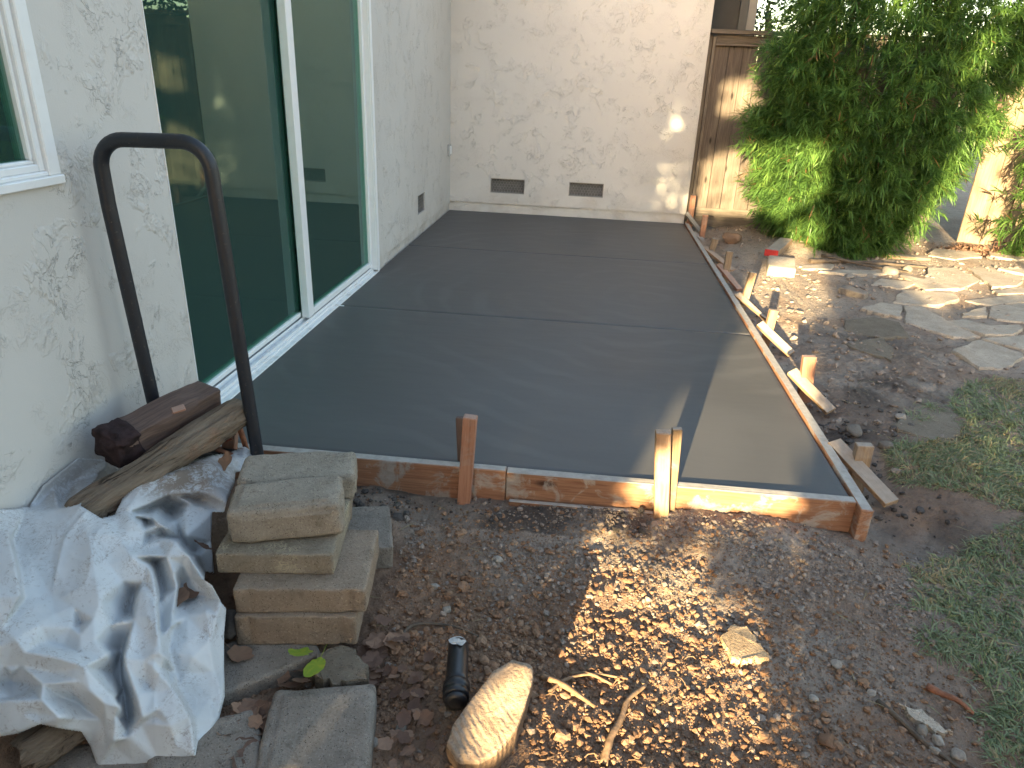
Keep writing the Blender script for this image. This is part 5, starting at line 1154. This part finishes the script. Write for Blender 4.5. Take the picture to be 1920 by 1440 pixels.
# ================================================================ TARP
def make_tarp():
    pts = D['TARP']; out = [Vector(p) for p in D['TARP_OUT']]
    uv = [Vector((p[0], p[1])) for p in pts]
    W3 = [Vector(p[2:5]) for p in pts]
    key = {(round(p[0]), round(p[1])): i for i, p in enumerate(pts)}
    ring = []
    for q in out:
        i = key.get((round(q.x), round(q.y)))
        if i is None: continue
        ring.append(i)
    edges = [(ring[i], ring[(i + 1) % len(ring)]) for i in range(len(ring))]
    for c in D['CREASE']:
        ids = [key.get((p[0], p[1])) for p in c]
        edges += [(a, b) for a, b in zip(ids[:-1], ids[1:]) if a is not None and b is not None]
    vo, eo, fo, ov, oe, of = delaunay_2d_cdt(uv, edges, [], 0, 1e-3)
    vw = []
    for i, v in enumerate(vo):
        if ov[i]: vw.append(W3[ov[i][0]])
        else:
            d = sorted(range(len(uv)), key=lambda k: (uv[k] - v).length)[:2]
            vw.append((W3[d[0]] + W3[d[1]]) / 2)
    poly = [(uv[i].x, uv[i].y) for i in ring]
    st = 3.0
    us = np.arange(-30, 500, st); vs = np.arange(828, 1444, st)
    U, Vv = np.meshgrid(us, vs); G = np.full(U.shape + (3,), np.nan)
    for f in fo:
        a, b, c = f[:3]; A, B, C_ = vo[a], vo[b], vo[c]
        m = (A + B + C_) / 3
        if not inpoly(np.array([m.x]), np.array([m.y]), poly)[0]: continue
        i0, i1 = int((min(A.x, B.x, C_.x) + 30) // st), int((max(A.x, B.x, C_.x) + 30) // st) + 2
        j0, j1 = int((min(A.y, B.y, C_.y) - 828) // st), int((max(A.y, B.y, C_.y) - 828) // st) + 2
        i0, j0 = max(i0, 0), max(j0, 0)
        uu, v2 = U[j0:j1, i0:i1], Vv[j0:j1, i0:i1]
        d = (B.y - C_.y) * (A.x - C_.x) + (C_.x - B.x) * (A.y - C_.y)
        if abs(d) < 1e-9: continue
        l1 = ((B.y - C_.y) * (uu - C_.x) + (C_.x - B.x) * (v2 - C_.y)) / d
        l2 = ((C_.y - A.y) * (uu - C_.x) + (A.x - C_.x) * (v2 - C_.y)) / d; l3 = 1 - l1 - l2
        k = (l1 > -.02) & (l2 > -.02) & (l3 > -.02)
        w = l1[..., None] * np.array(vw[a]) + l2[..., None] * np.array(vw[b]) + l3[..., None] * np.array(vw[c])
        sub = G[j0:j1, i0:i1]; sub[k] = w[k]
    ok = ~np.isnan(G[..., 0])
    for it in range(1):
        acc = np.zeros_like(G); cnt = np.zeros(ok.shape)
        G0 = np.where(ok[..., None], G, 0)
        for dj, di in ((0, 1), (0, -1), (1, 0), (-1, 0)):
            s = np.roll(G0, (dj, di), (0, 1)); o = np.roll(ok, (dj, di), (0, 1))
            if dj == 1: o[0] = False
            if dj == -1: o[-1] = False
            if di == 1: o[:, 0] = False
            if di == -1: o[:, -1] = False
            acc += s * o[..., None]; cnt += o
        av = acc / np.maximum(cnt, 1)[..., None]
        G = np.where(((cnt >= 4) & ok)[..., None], .5 * G + .5 * av, G)
    # small crumples of the sheet itself
    hx, hy = G[..., 0], G[..., 1]
    hxx = np.nan_to_num(hx); hyy = np.nan_to_num(hy)
    wx = .25 * fbm(hxx * 5, hyy * 5, 2, 95); wy = .25 * fbm(hxx * 5 + 9, hyy * 5, 2, 96)
    cr = .009 * np.sqrt(np.abs(vnoise((hxx + wx) * 9 + hyy * 5, (hyy + wy) * 7, 91) - .5) * 2 + .004) + .003 * np.sqrt(np.abs(vnoise((hxx + wy) * 21 - hyy * 8, (hyy + wx) * 17, 93) - .5) * 2 + .01) + .002 * (fbm(hxx * 40, hyy * 40, 2, 92) - .5) - .008
    G[..., 2] -= cr
    G[..., 0] = np.maximum(G[..., 0], .008)
    idx = -np.ones(ok.shape, int); idx[ok] = np.arange(ok.sum())
    q = np.stack([idx[:-1, :-1], idx[1:, :-1], idx[1:, 1:], idx[:-1, 1:]], -1).reshape(-1, 4); q = q[(q >= 0).all(1)]
    mud = np.clip(np.exp(-(((U - 335) / 115) ** 2 + ((Vv - 893) / 48) ** 2) ** 2) + .55 * np.exp(-(((U - 120) / 60) ** 2 + ((Vv - 905) / 50) ** 2) ** 2) + .16 * np.exp(-(((U - 70) / 70) ** 2 + ((Vv - 1010) / 70) ** 2)) + .18 * np.exp(-(((U - 375) / 50) ** 2 + ((Vv - 1310) / 55) ** 2)), 0, 1)
    # pull the border of the sheet onto its cut edge
    ec = {}
    for f in q:
        for a, b in zip(f, np.roll(f, -1)):
            e_ = (min(a, b), max(a, b)); ec[e_] = ec.get(e_, 0) + 1
    bd = {i for e_, c in ec.items() if c == 1 for i in e_}
    co = G[ok]; uvs = np.stack([U[ok], Vv[ok]], 1)
    for i in bd:
        p = Vector(uvs[i]); best = None
        for a in range(len(ring)):
            A, B = uv[ring[a]], uv[ring[(a + 1) % len(ring)]]; d = B - A
            tt = max(0, min(1, (p - A).dot(d) / max(d.length_squared, 1e-9))); qd = (A + d * tt - p).length
            if best is None or qd < best[0]: best = (qd, W3[ring[a]].lerp(W3[ring[(a + 1) % len(ring)]], tt))
        if best[0] < 9: co[i] = np.array(best[1]) + np.array([0, 0, .0015 * math.sin(uvs[i][0] * .9 + uvs[i][1] * .7)])
    me = np_mesh('plastic_tarp', co, q, True, {'mud': mud[ok]})
    o = link('plastic_tarp', me, M['tarp'])
    sol = o.modifiers.new('thickness', 'SOLIDIFY'); sol.thickness = .0015; sol.offset = -1
    return tag(o, 'crumpled dirty white plastic tarp heaped against the stucco wall', 'tarp')
make_tarp()

# ================================================================ THINGS ON THE BARE GROUND
# pop-up sprinkler body
sp = empty('sprinkler_body', (1.205, 1.45, -.09)); tag(sp, 'black plastic sprinkler body with a threaded collar lying on the dirt', 'sprinkler')
A = Vector((1.200, 1.435, -.085)); B = Vector((1.228, 1.240, -.083)); u = (B - A)
def along(t): return A + u * t
setp(link('tube', tube_mesh('tube', [along(t) for t in (0, .02, .3, .62, .7)], [.024, .027, .027, .027, .027], 20), M['plastic']), sp)
setp(link('collar', tube_mesh('collar', [along(t) for t in (.70, .71, .80, .81, .84, .85, .92, .925)], [.030, .0335, .0335, .031, .031, .0325, .0325, .027], 16), M['plastic']), sp)
setp(link('nozzle_cap', tube_mesh('nozzle_cap', [along(t) for t in (.925, .93, .985, 1.0)], [.026, .028, .027, .014], 20), M['plastic']), sp)
cs = lumps('cement_smear', np.array([[1.2, 1.422, -.060]]), np.array([.018]), M['cementpaint'], 2, None, .25, 46); setp(cs, sp)
# split rock
def rock_mesh(name, dim, seed, sub=4, rough=.18, ridges=False):
    bm = bmesh.new(); bmesh.ops.create_icosphere(bm, subdivisions=sub, radius=1)
    r_ = random.Random(seed)
    planes = [(Vector((r_.uniform(-1, 1), r_.uniform(-1, 1), r_.uniform(-1, 1))).normalized(), r_.uniform(.55, .85)) for _ in range(11)]
    if ridges: planes.append((Vector((.1, -.35, .93)).normalized(), .52))
    for v in bm.verts:
        p = v.co.copy()
        for n_, d_ in planes:
            e = p.dot(n_) - d_
            if e > 0: p -= n_ * e * .93
        k = (fbm(np.array([p.x * 3 + seed]), np.array([p.y * 3 + p.z * 4]), 4, seed)[0] - .5) * rough
        p *= 1 + k
        if ridges and p.z > .2: p.z += .032 * math.sin(p.x * 46 + 5 * p.y + 2 * math.sin(p.x * 7)) * min(1, (p.z - .2) * 3)
        v.co = Vector((p.x * dim[0], p.y * dim[1], p.z * dim[2]))
    return bm_mesh(name, bm, True)
rk_o = D['ROCK']; rc = np.array(rk_o).mean(0)
def slab_rock(poly, c, top, thick, tilt, rdg):
    """prism with a broad rough face: rings shrinking to the middle so that the face can carry relief"""
    n = 48; P = []
    m = len(poly); per = [0]
    for i in range(m): per.append(per[-1] + math.dist(poly[i], poly[(i + 1) % m]))
    for k in range(n):
        d_ = per[-1] * k / n; i = max(q for q in range(m) if per[q] <= d_); tt = (d_ - per[i]) / (per[i + 1] - per[i]); a, b = poly[i], poly[(i + 1) % m]
        P.append((a[0] + (b[0] - a[0]) * tt - c[0], a[1] + (b[1] - a[1]) * tt - c[1]))
    prof = [(.78, -thick), (.93, -thick * .75), (1.0, -thick * .25), (.995, -.006), (.97, 0), (.85, 0), (.74, 0), (.62, 0), (.5, 0), (.38, 0), (.26, 0), (.13, 0)]
    V = []; F = []
    for s_, dz in prof:
        for (x, y) in P:
            z = top + dz + tilt[0] * x * s_ + tilt[1] * y * s_ + .014 * (float(fbm(np.array([x * s_ * 40]), np.array([y * s_ * 40]), 3, 5)[0]) - .5)
            V.append((x * s_, y * s_, z))
    V.append((0, 0, top))
    for i in range(len(prof) - 1):
        for k in range(n): F.append((i * n + k, i * n + (k + 1) % n, (i + 1) * n + (k + 1) % n, (i + 1) * n + k))
    b = (len(prof) - 1) * n
    for k in range(n): F.append((b + k, b + (k + 1) % n, len(V) - 1))
    me = bpy.data.meshes.new('split_rock'); me.from_pydata(V, [], F)
    for f in me.polygons: f.use_smooth = f.index >= 4 * n
    bm = bmesh.new(); bm.from_mesh(me); bmesh.ops.recalc_face_normals(bm, faces=list(bm.faces)); bm.to_mesh(me); bm.free(); return me
rk = link('split_rock', slab_rock(rk_o, rc, -.048, .09, (.10, .24), (.78, .62)), M['ridgedrock']); rk.location = (rc[0], rc[1], 0)
tag(rk, 'large tan split rock with a ridged face, half in sunlight beside the sprinkler', 'rock')
# flat sunlit stone chip
me = flag_mesh([(1.915, 1.575), (1.945, 1.640), (1.992, 1.648), (2.012, 1.600), (2.035, 1.548), (1.985, 1.520), (1.950, 1.500), (1.938, 1.515)], .016, 55)
fs = link('stone_slab', me, M['rock']); fs.location = (0, 0, gz(1.97, 1.58) + .0); fs.rotation_euler = (0, 0, 0)
tag(fs, 'flat golden stone chip lying in the patch of sunlight', 'stone')
me = flag_mesh([(2.335, 1.440), (2.372, 1.425), (2.405, 1.398), (2.432, 1.372), (2.412, 1.352), (2.375, 1.378), (2.345, 1.405)], .012, 58)
fs = link('stone_slab', me, M['flag']); fs.location = (0, 0, gz(2.38, 1.40)); tag(fs, 'small flat tan stone flake beside the long thin dark root', 'stone')
# block, red ended board and bits by the shrub
o = link('concrete_block', rbox_mesh('concrete_block', (.21, .33, .17), .015, 8, .004, 3), M['flag']); o.location = (3.03, 5.80, -.125); o.rotation_euler = (R(4), 0, R(-12))
tag(o, 'tan concrete block under the red tipped board near the big shrub', 'concrete block')
rb = board('painted_board', (2.985, 6.00, .062), (3.22, 6.50, .075), .105, .05, M['pale'], (0, 0, 1)); tag(rb, 'short pale board with a red painted end, resting on the tan block', 'board')
L_ = .553; rp = box('red_end', (-L_ / 2 - .004, -.054, -.026), (-L_ / 2 + .012, .054, .026), M['redpaint'], rb, .002)
o = link('brick', rbox_mesh('brick', (.19, .085, .055), .008, 6, .003, 8), M['greypaver']); o.location = (3.415, 5.235, gz(3.41, 5.23) - .005); o.rotation_euler = (R(5), R(4), R(-38))
tag(o, 'small grey brick lying alone on the dusty dirt before the flagstones', 'brick')

# sticks and roots
def stick(name, pts, rad, m, label, group=None, n=7):
    p = bez([(x, y, (gz(x, y) + dz)) for x, y, dz in pts], 6)
    rr = [rad * (1 - .55 * i / len(p)) for i in range(len(p))]
    return tag(link(name, tube_mesh(name, p, rr, n, .25), m), label, 'stick' if 'stick' in name else 'root', group)
stick('wood_stick', [(2.428, 1.502, .014), (2.455, 1.478, .017), (2.485, 1.458, .015), (2.512, 1.430, .013)], .0105, M['redstick'], 'short thick red brown stick on the dirt near the lawn')
stick('tree_root', [(2.285, 1.442, .004), (2.315, 1.39, .010), (2.35, 1.335, .010), (2.405, 1.262, .006), (2.47, 1.17, .004)], .008, M['bark'], 'long thin dark root running to the bottom edge right of the sunlight')
P2 = lambda px: px
roots = [([(1.585, 1.16, .005), (1.60, 1.22, .014), (1.628, 1.285, .012), (1.648, 1.345, .018), (1.695, 1.405, .016)], .0105, 'thick forked root curving through the sunlit dirt'),
         ([(1.425, 1.415, .004), (1.475, 1.385, .013), (1.53, 1.345, .012), (1.565, 1.318, .006)], .0095, 'thick straight root piece beside the split rock in the sun'),
         ([(1.45, 1.355, .008), (1.49, 1.40, .016), (1.56, 1.425, .014), (1.65, 1.425, .008)], .0055, 'thin root crossing over the straight root piece'),
         ([(1.50, 1.43, .008), (1.55, 1.425, .013), (1.61, 1.40, .010)], .006, 'short root lying behind the crossed roots')]
for p, rd, lb in roots: stick('tree_root', p, rd, M['root'], lb, 'roots in the sunlit dirt')
r = random.Random(4)
bmV = []
rootlets = bpy.data.meshes.new('rootlets'); V = []; F = []
for i in range(70):
    x, y = r.uniform(1.05, 2.5), r.uniform(1.0, 1.95)
    if i < 30: x, y = r.uniform(1.38, 2.0), r.uniform(1.02, 1.65)
    a = r.uniform(0, 6.28); p = []
    for k in range(6):
        p.append(Vector((x, y, gz(x, y) + .006 + .008 * math.sin(k * 1.3)))); a += r.uniform(-.8, .8); x += math.cos(a) * .014; y += math.sin(a) * .014
    me = tube_mesh('t', p, [.0013, .0013, .0012, .0011, .0009, .0006], 4, .2, False)
    k0 = len(V); V += [tuple(v.co) for v in me.vertices]; F += [tuple(k0 + q for q in f.vertices) for f in me.polygons]; bpy.data.meshes.remove(me)
rootlets.from_pydata(V, [], F); tag(link('rootlets', rootlets, M['root']), kind='stuff')
stick('tree_root', [(3.35, 6.15, .02), (3.65, 6.25, .03), (4.0, 6.2, .03), (4.35, 6.25, .02)], .02, M['bark'], 'grey root lying along the foot of the big shrub')
stick('tree_root', [(3.5, 6.35, .02), (3.8, 6.1, .03), (4.1, 5.95, .02)], .015, M['bark'], 'thin grey root crossing in front of the big shrub')
stick('tree_root', [(1.02, 1.46, .012), (1.05, 1.54, .014), (1.16, 1.555, .012), (1.24, 1.53, .006)], .0055, M['bark'], 'dark root bending through the brown clods right of the stack')

# loose stones one can pick out
stones = [(1.247, 1.86, .018), (1.46, 1.82, .014), (1.385, 1.80, .010), (1.335, 1.76, .009), (1.13, 1.62, .019), (1.075, 1.72, .014), (1.27, 1.44, .020), (1.29, 1.40, .016), (2.17, 1.75, .013), (2.21, 1.55, .017), (2.12, 1.42, .014), (2.12, 1.30, .024),
          (2.36, 1.36, .018), (2.39, 1.34, .015), (2.37, 1.31, .014), (2.42, 1.30, .020), (2.44, 1.25, .017), (1.045, 1.145, .022), (1.10, 1.20, .018), (2.28, 1.47, .012), (1.55, 1.33, .013), (1.47, 1.50, .015), (1.50, 1.47, .018),
          (2.70, 2.95, .045), (2.78, 2.80, .035), (2.95, 3.10, .03), (2.76, 2.62, .02), (2.98, 2.66, .014), (2.80, 6.75, .10), (3.95, 6.0, .07), (3.75, 5.85, .04), (3.55, 5.75, .04), (4.15, 6.15, .05)]
st_lab = {0: 'pale angular pebble below the pinkish stake', 28: 'large dirt covered stone on the mound by the fence', 23: 'grey lump of cement in the wet dirt by the dark striped brace', 17: 'grey green rounded stone right of the bottom paver', 11: 'brown stone just right of the sunlight edge', 29: 'stone at the foot of the big shrub'}
for i, (x, y, s) in enumerate(stones):
    o = link('loose_stone', rock_mesh('loose_stone', (s * random.uniform(.9, 1.3), s * random.uniform(.8, 1.1), s * .7), 200 + i, 3, .2), M['stone'] if i not in (6, 7, 21, 22, 11, 28) else M['clod'])
    o.location = (x, y, gz(x, y) + s * .28); o.rotation_euler = (0, 0, random.random() * 6)
    a = me = o.data; 
    at = a.attributes.new('tone', 'FLOAT', 'POINT'); at.data.foreach_set('value', np.full(len(a.vertices), random.random(), np.float32))
    if i in (12, 13, 14, 15, 16): lb_, gr_ = 'small stone in the cluster beside the long thin dark root', 'stones beside the dark root'
    elif 23 <= i <= 27: lb_, gr_ = 'grey stone in the wet dirt beside the long form boards', 'stones in the wet dirt'
    elif i >= 28: lb_, gr_ = 'stone among the roots in front of the big shrub', 'stones before the shrub'
    elif x > 2.05: lb_, gr_ = 'small stone on the gravelly dirt right of the sun patch', 'stones right of the sun patch'
    else: lb_, gr_ = 'small stone on the brown dirt left of the sun patch', 'stones left of the sun patch'
    tag(o, st_lab.get(i, lb_), 'stone', gr_)

dk = link('dark_stone', rock_mesh('dark_stone', (.05, .035, .05), 91, 4, .2), M['mud']); dk.location = (.60, 1.375, -.045)
at = dk.data.attributes.new('tone', 'FLOAT', 'POINT'); at.data.foreach_set('value', np.full(len(dk.data.vertices), .2, np.float32))
tag(dk, 'dark angular stone wedged between the tarp and the lowest block', 'stone')
# fallen leaves
def leaf_mesh(L, seed, lobes=True, curl=.35):
    r = random.Random(seed); n = 26
    bm = bmesh.new(); outl = []
    for i in range(n):
        a = 2 * math.pi * i / n
        rad = .62 + .25 * math.cos(a)
        if lobes: rad = .55 + .22 * abs(math.cos(2.5 * a)) + .18 * math.cos(a) + r.uniform(-.06, .06)
        outl.append((rad * math.cos(a), rad * math.sin(a) * .8))
    def zc(x, y): return curl * (x * x * .5 + y * y * .9) - .10 * abs(y) + .06 * math.sin(5 * x + seed) * y
    c = bm.verts.new((0.05, 0, zc(.05, 0)))
    inn = [bm.verts.new((x * .55, y * .55, zc(x * .55, y * .55))) for x, y in outl]
    out = [bm.verts.new((x, y, zc(x, y) + r.uniform(-.03, .05))) for x, y in outl]
    for i in range(n):
        j = (i + 1) % n
        bm.faces.new((c, inn[i], inn[j])); bm.faces.new((inn[i], out[i], out[j], inn[j]))
    # stalk
    s0 = [bm.verts.new((-.35, y, zc(-.35, 0) + .01)) for y in (-.02, .02)]; s1 = [bm.verts.new((-1.0, y + .08, .25)) for y in (-.012, .012)]
    bm.faces.new((s0[0], s0[1], s1[1], s1[0]))
    for v in bm.verts: v.co *= L / 1.5
    me = bm_mesh('dry_leaf', bm, True)
    at = me.attributes.new('tone', 'FLOAT', 'POINT'); t0 = r.random(); at.data.foreach_set('value', np.array([min(1, max(0, t0 + r.uniform(-.15, .15))) for _ in me.vertices], np.float32))
    return me
LM = [leaf_mesh(.075, 300 + i) for i in range(9)]
for me in LM: me.materials.append(M['dryleaf'])
leaves = []
def put_leaf(x, y, z, s=1.0, tilt=.5, label='curled brown dry leaf on the ground', group='brown leaves fallen on the dirt and pavers'):
    o = link('dry_leaf', random.choice(LM)); o.location = (x, y, z)
    o.rotation_euler = (random.uniform(-tilt, tilt), random.uniform(-tilt, tilt), random.random() * 6.28); o.scale = (s, s, s)
    tag(o, label, 'leaf', group); return o
r = random.Random(21)
spots = []
LB = ('brown dry leaf in the heap between the tarp and the large rounded paver', 'brown dry leaf on the dirt between the large rounded paver and the sprinkler', 'brown dry leaf at the right foot of the block stack', 'small curled leaf on the brown clods behind the large rounded paver')
for i in range(34): spots.append((r.gauss(.765, .04), r.gauss(1.16, .075), r.uniform(.5, .95), 0))
for i in range(20): spots.append((r.gauss(1.125, .03), r.gauss(1.20, .09), r.uniform(.3, .65), 1))
for i in range(14): spots.append((r.gauss(.985, .03), r.gauss(1.42, .05), r.uniform(.5, 1.1), 2))
for i in range(16): spots.append((r.gauss(1.06, .05), r.gauss(1.34, .035), r.uniform(.3, .6), 3))
for x, y, s, g_ in spots:
    put_leaf(x, y, gz(x, y) + r.uniform(.012, .04), s, .5, LB[g_], ['leaves heaped by the tarp', 'leaves by the sprinkler', 'leaves at the foot of the stack', 'leaves behind the paver'][g_])
put_leaf(.645, 1.318, -.085, .95, .4, 'brown leaf beside the tarp edge just below the stack', None)
put_leaf(.735, 1.155, -.10, 1.0, .3, 'light brown leaf lying flat left of the large rounded paver', None)
put_leaf(.80, 1.055, -.10, 1.0, .3, 'pointed brown leaf at the bottom edge left of the large paver', None)
for (x, y, z, lb) in ((.475, 1.50, .10, 'brown leaf caught in the upper fold of the tarp'), (.50, 1.375, .05, 'curled brown leaf in the right pocket of the tarp'), (.485, 1.345, .05, 'torn leaf lower in the right pocket of the tarp'), (.33, 1.46, .09, 'brown leaf edge tucked along the middle tarp fold'),
                   (.235, 1.185, .075, 'reddish leaf in the left pocket of the tarp'), (.265, 1.175, .08, 'broken leaf beside the reddish leaf in the left tarp pocket'), (.21, 1.17, .08, 'small leaf at the frame edge in the left tarp pocket'), (.40, 1.80, .175, 'brown leaf lying between the tarp and the rear block')):
    put_leaf(x, y, z, .9, .7, lb, 'leaves lying on the tarp')
ym = leaf_mesh(.075, 400, False, .2); ym.materials.append(M['yellow'])
o = link('yellow_leaf', ym); o.location = (.880, 1.262, -.030); o.rotation_euler = (R(14), R(6), R(-100)); tag(o, 'bright yellow green leaf lying above the large rounded paver', 'leaf')
ym2 = leaf_mesh(.065, 401, True, .3); ym2.materials.append(M['yellow'])
o = link('yellow_leaf', ym2); o.location = (.828, 1.300, -.040); o.rotation_euler = (R(20), R(10), R(170)); tag(o, 'crumpled yellow leaf tucked left of the bright one', 'leaf')
# leaf litter by the planks
N = 260; rr = np.random.RandomState(8)
P = np.stack([5.12 + rr.normal(0, .13, N), 7.10 + rr.normal(0, .10, N), np.zeros(N)], 1); P[:, 2] = ground_z(P[:, 0], P[:, 1]) + .01 + .05 * np.exp(-((P[:, 0] - 5.12) ** 2 + (P[:, 1] - 7.1) ** 2) / .02) * rr.rand(N)
e = empty('leaf_litter', (5.12, 7.1, -.1)); tag(e, 'heap of dry leaves at the foot of the pale planks', 'leaf litter', kind='stuff'); lc = leaf_cards(P, np.full(N, .028), 9, M['dryleaf'], 'leaf_litter', e); lc['kind'] = 'stuff'
# low wire hoops and concrete edging near the right planks
for i, xx in enumerate((5.33, 5.52)):
    bm_pts = []
    V = []; F = []
    for q in range(5):
        me = tube_mesh('t', [(xx + .028 * q, 7.2, -.12), (xx + .028 * q, 7.2, .06)], .003, 5); k0 = len(V); V += [tuple(v.co) for v in me.vertices]; F += [tuple(k0 + a for a in f.vertices) for f in me.polygons]; bpy.data.meshes.remove(me)
    for q in range(4):
        me = tube_mesh('t', [(xx, 7.2, -.08 + .045 * q), (xx + .112, 7.2, -.08 + .045 * q)], .003, 5); k0 = len(V); V += [tuple(v.co) for v in me.vertices]; F += [tuple(k0 + a for a in f.vertices) for f in me.polygons]; bpy.data.meshes.remove(me)
    me = bpy.data.meshes.new('wire_guard'); me.from_pydata(V, [], F)
    tag(link('wire_guard', me, M['rustwire']), ['small rusty wire grid standing left, at the foot of the pale planks', 'small rusty wire grid standing right, under the thin leaved plant'][i], 'wire guard')
o = link('edging_block', rbox_mesh('edging_block', (.5, .1, .12), .01, 6, .003, 2), M['flag']); o.location = (5.72, 7.12, -.16); tag(o, 'low pale concrete edging under the thin leaved plant', 'edging')
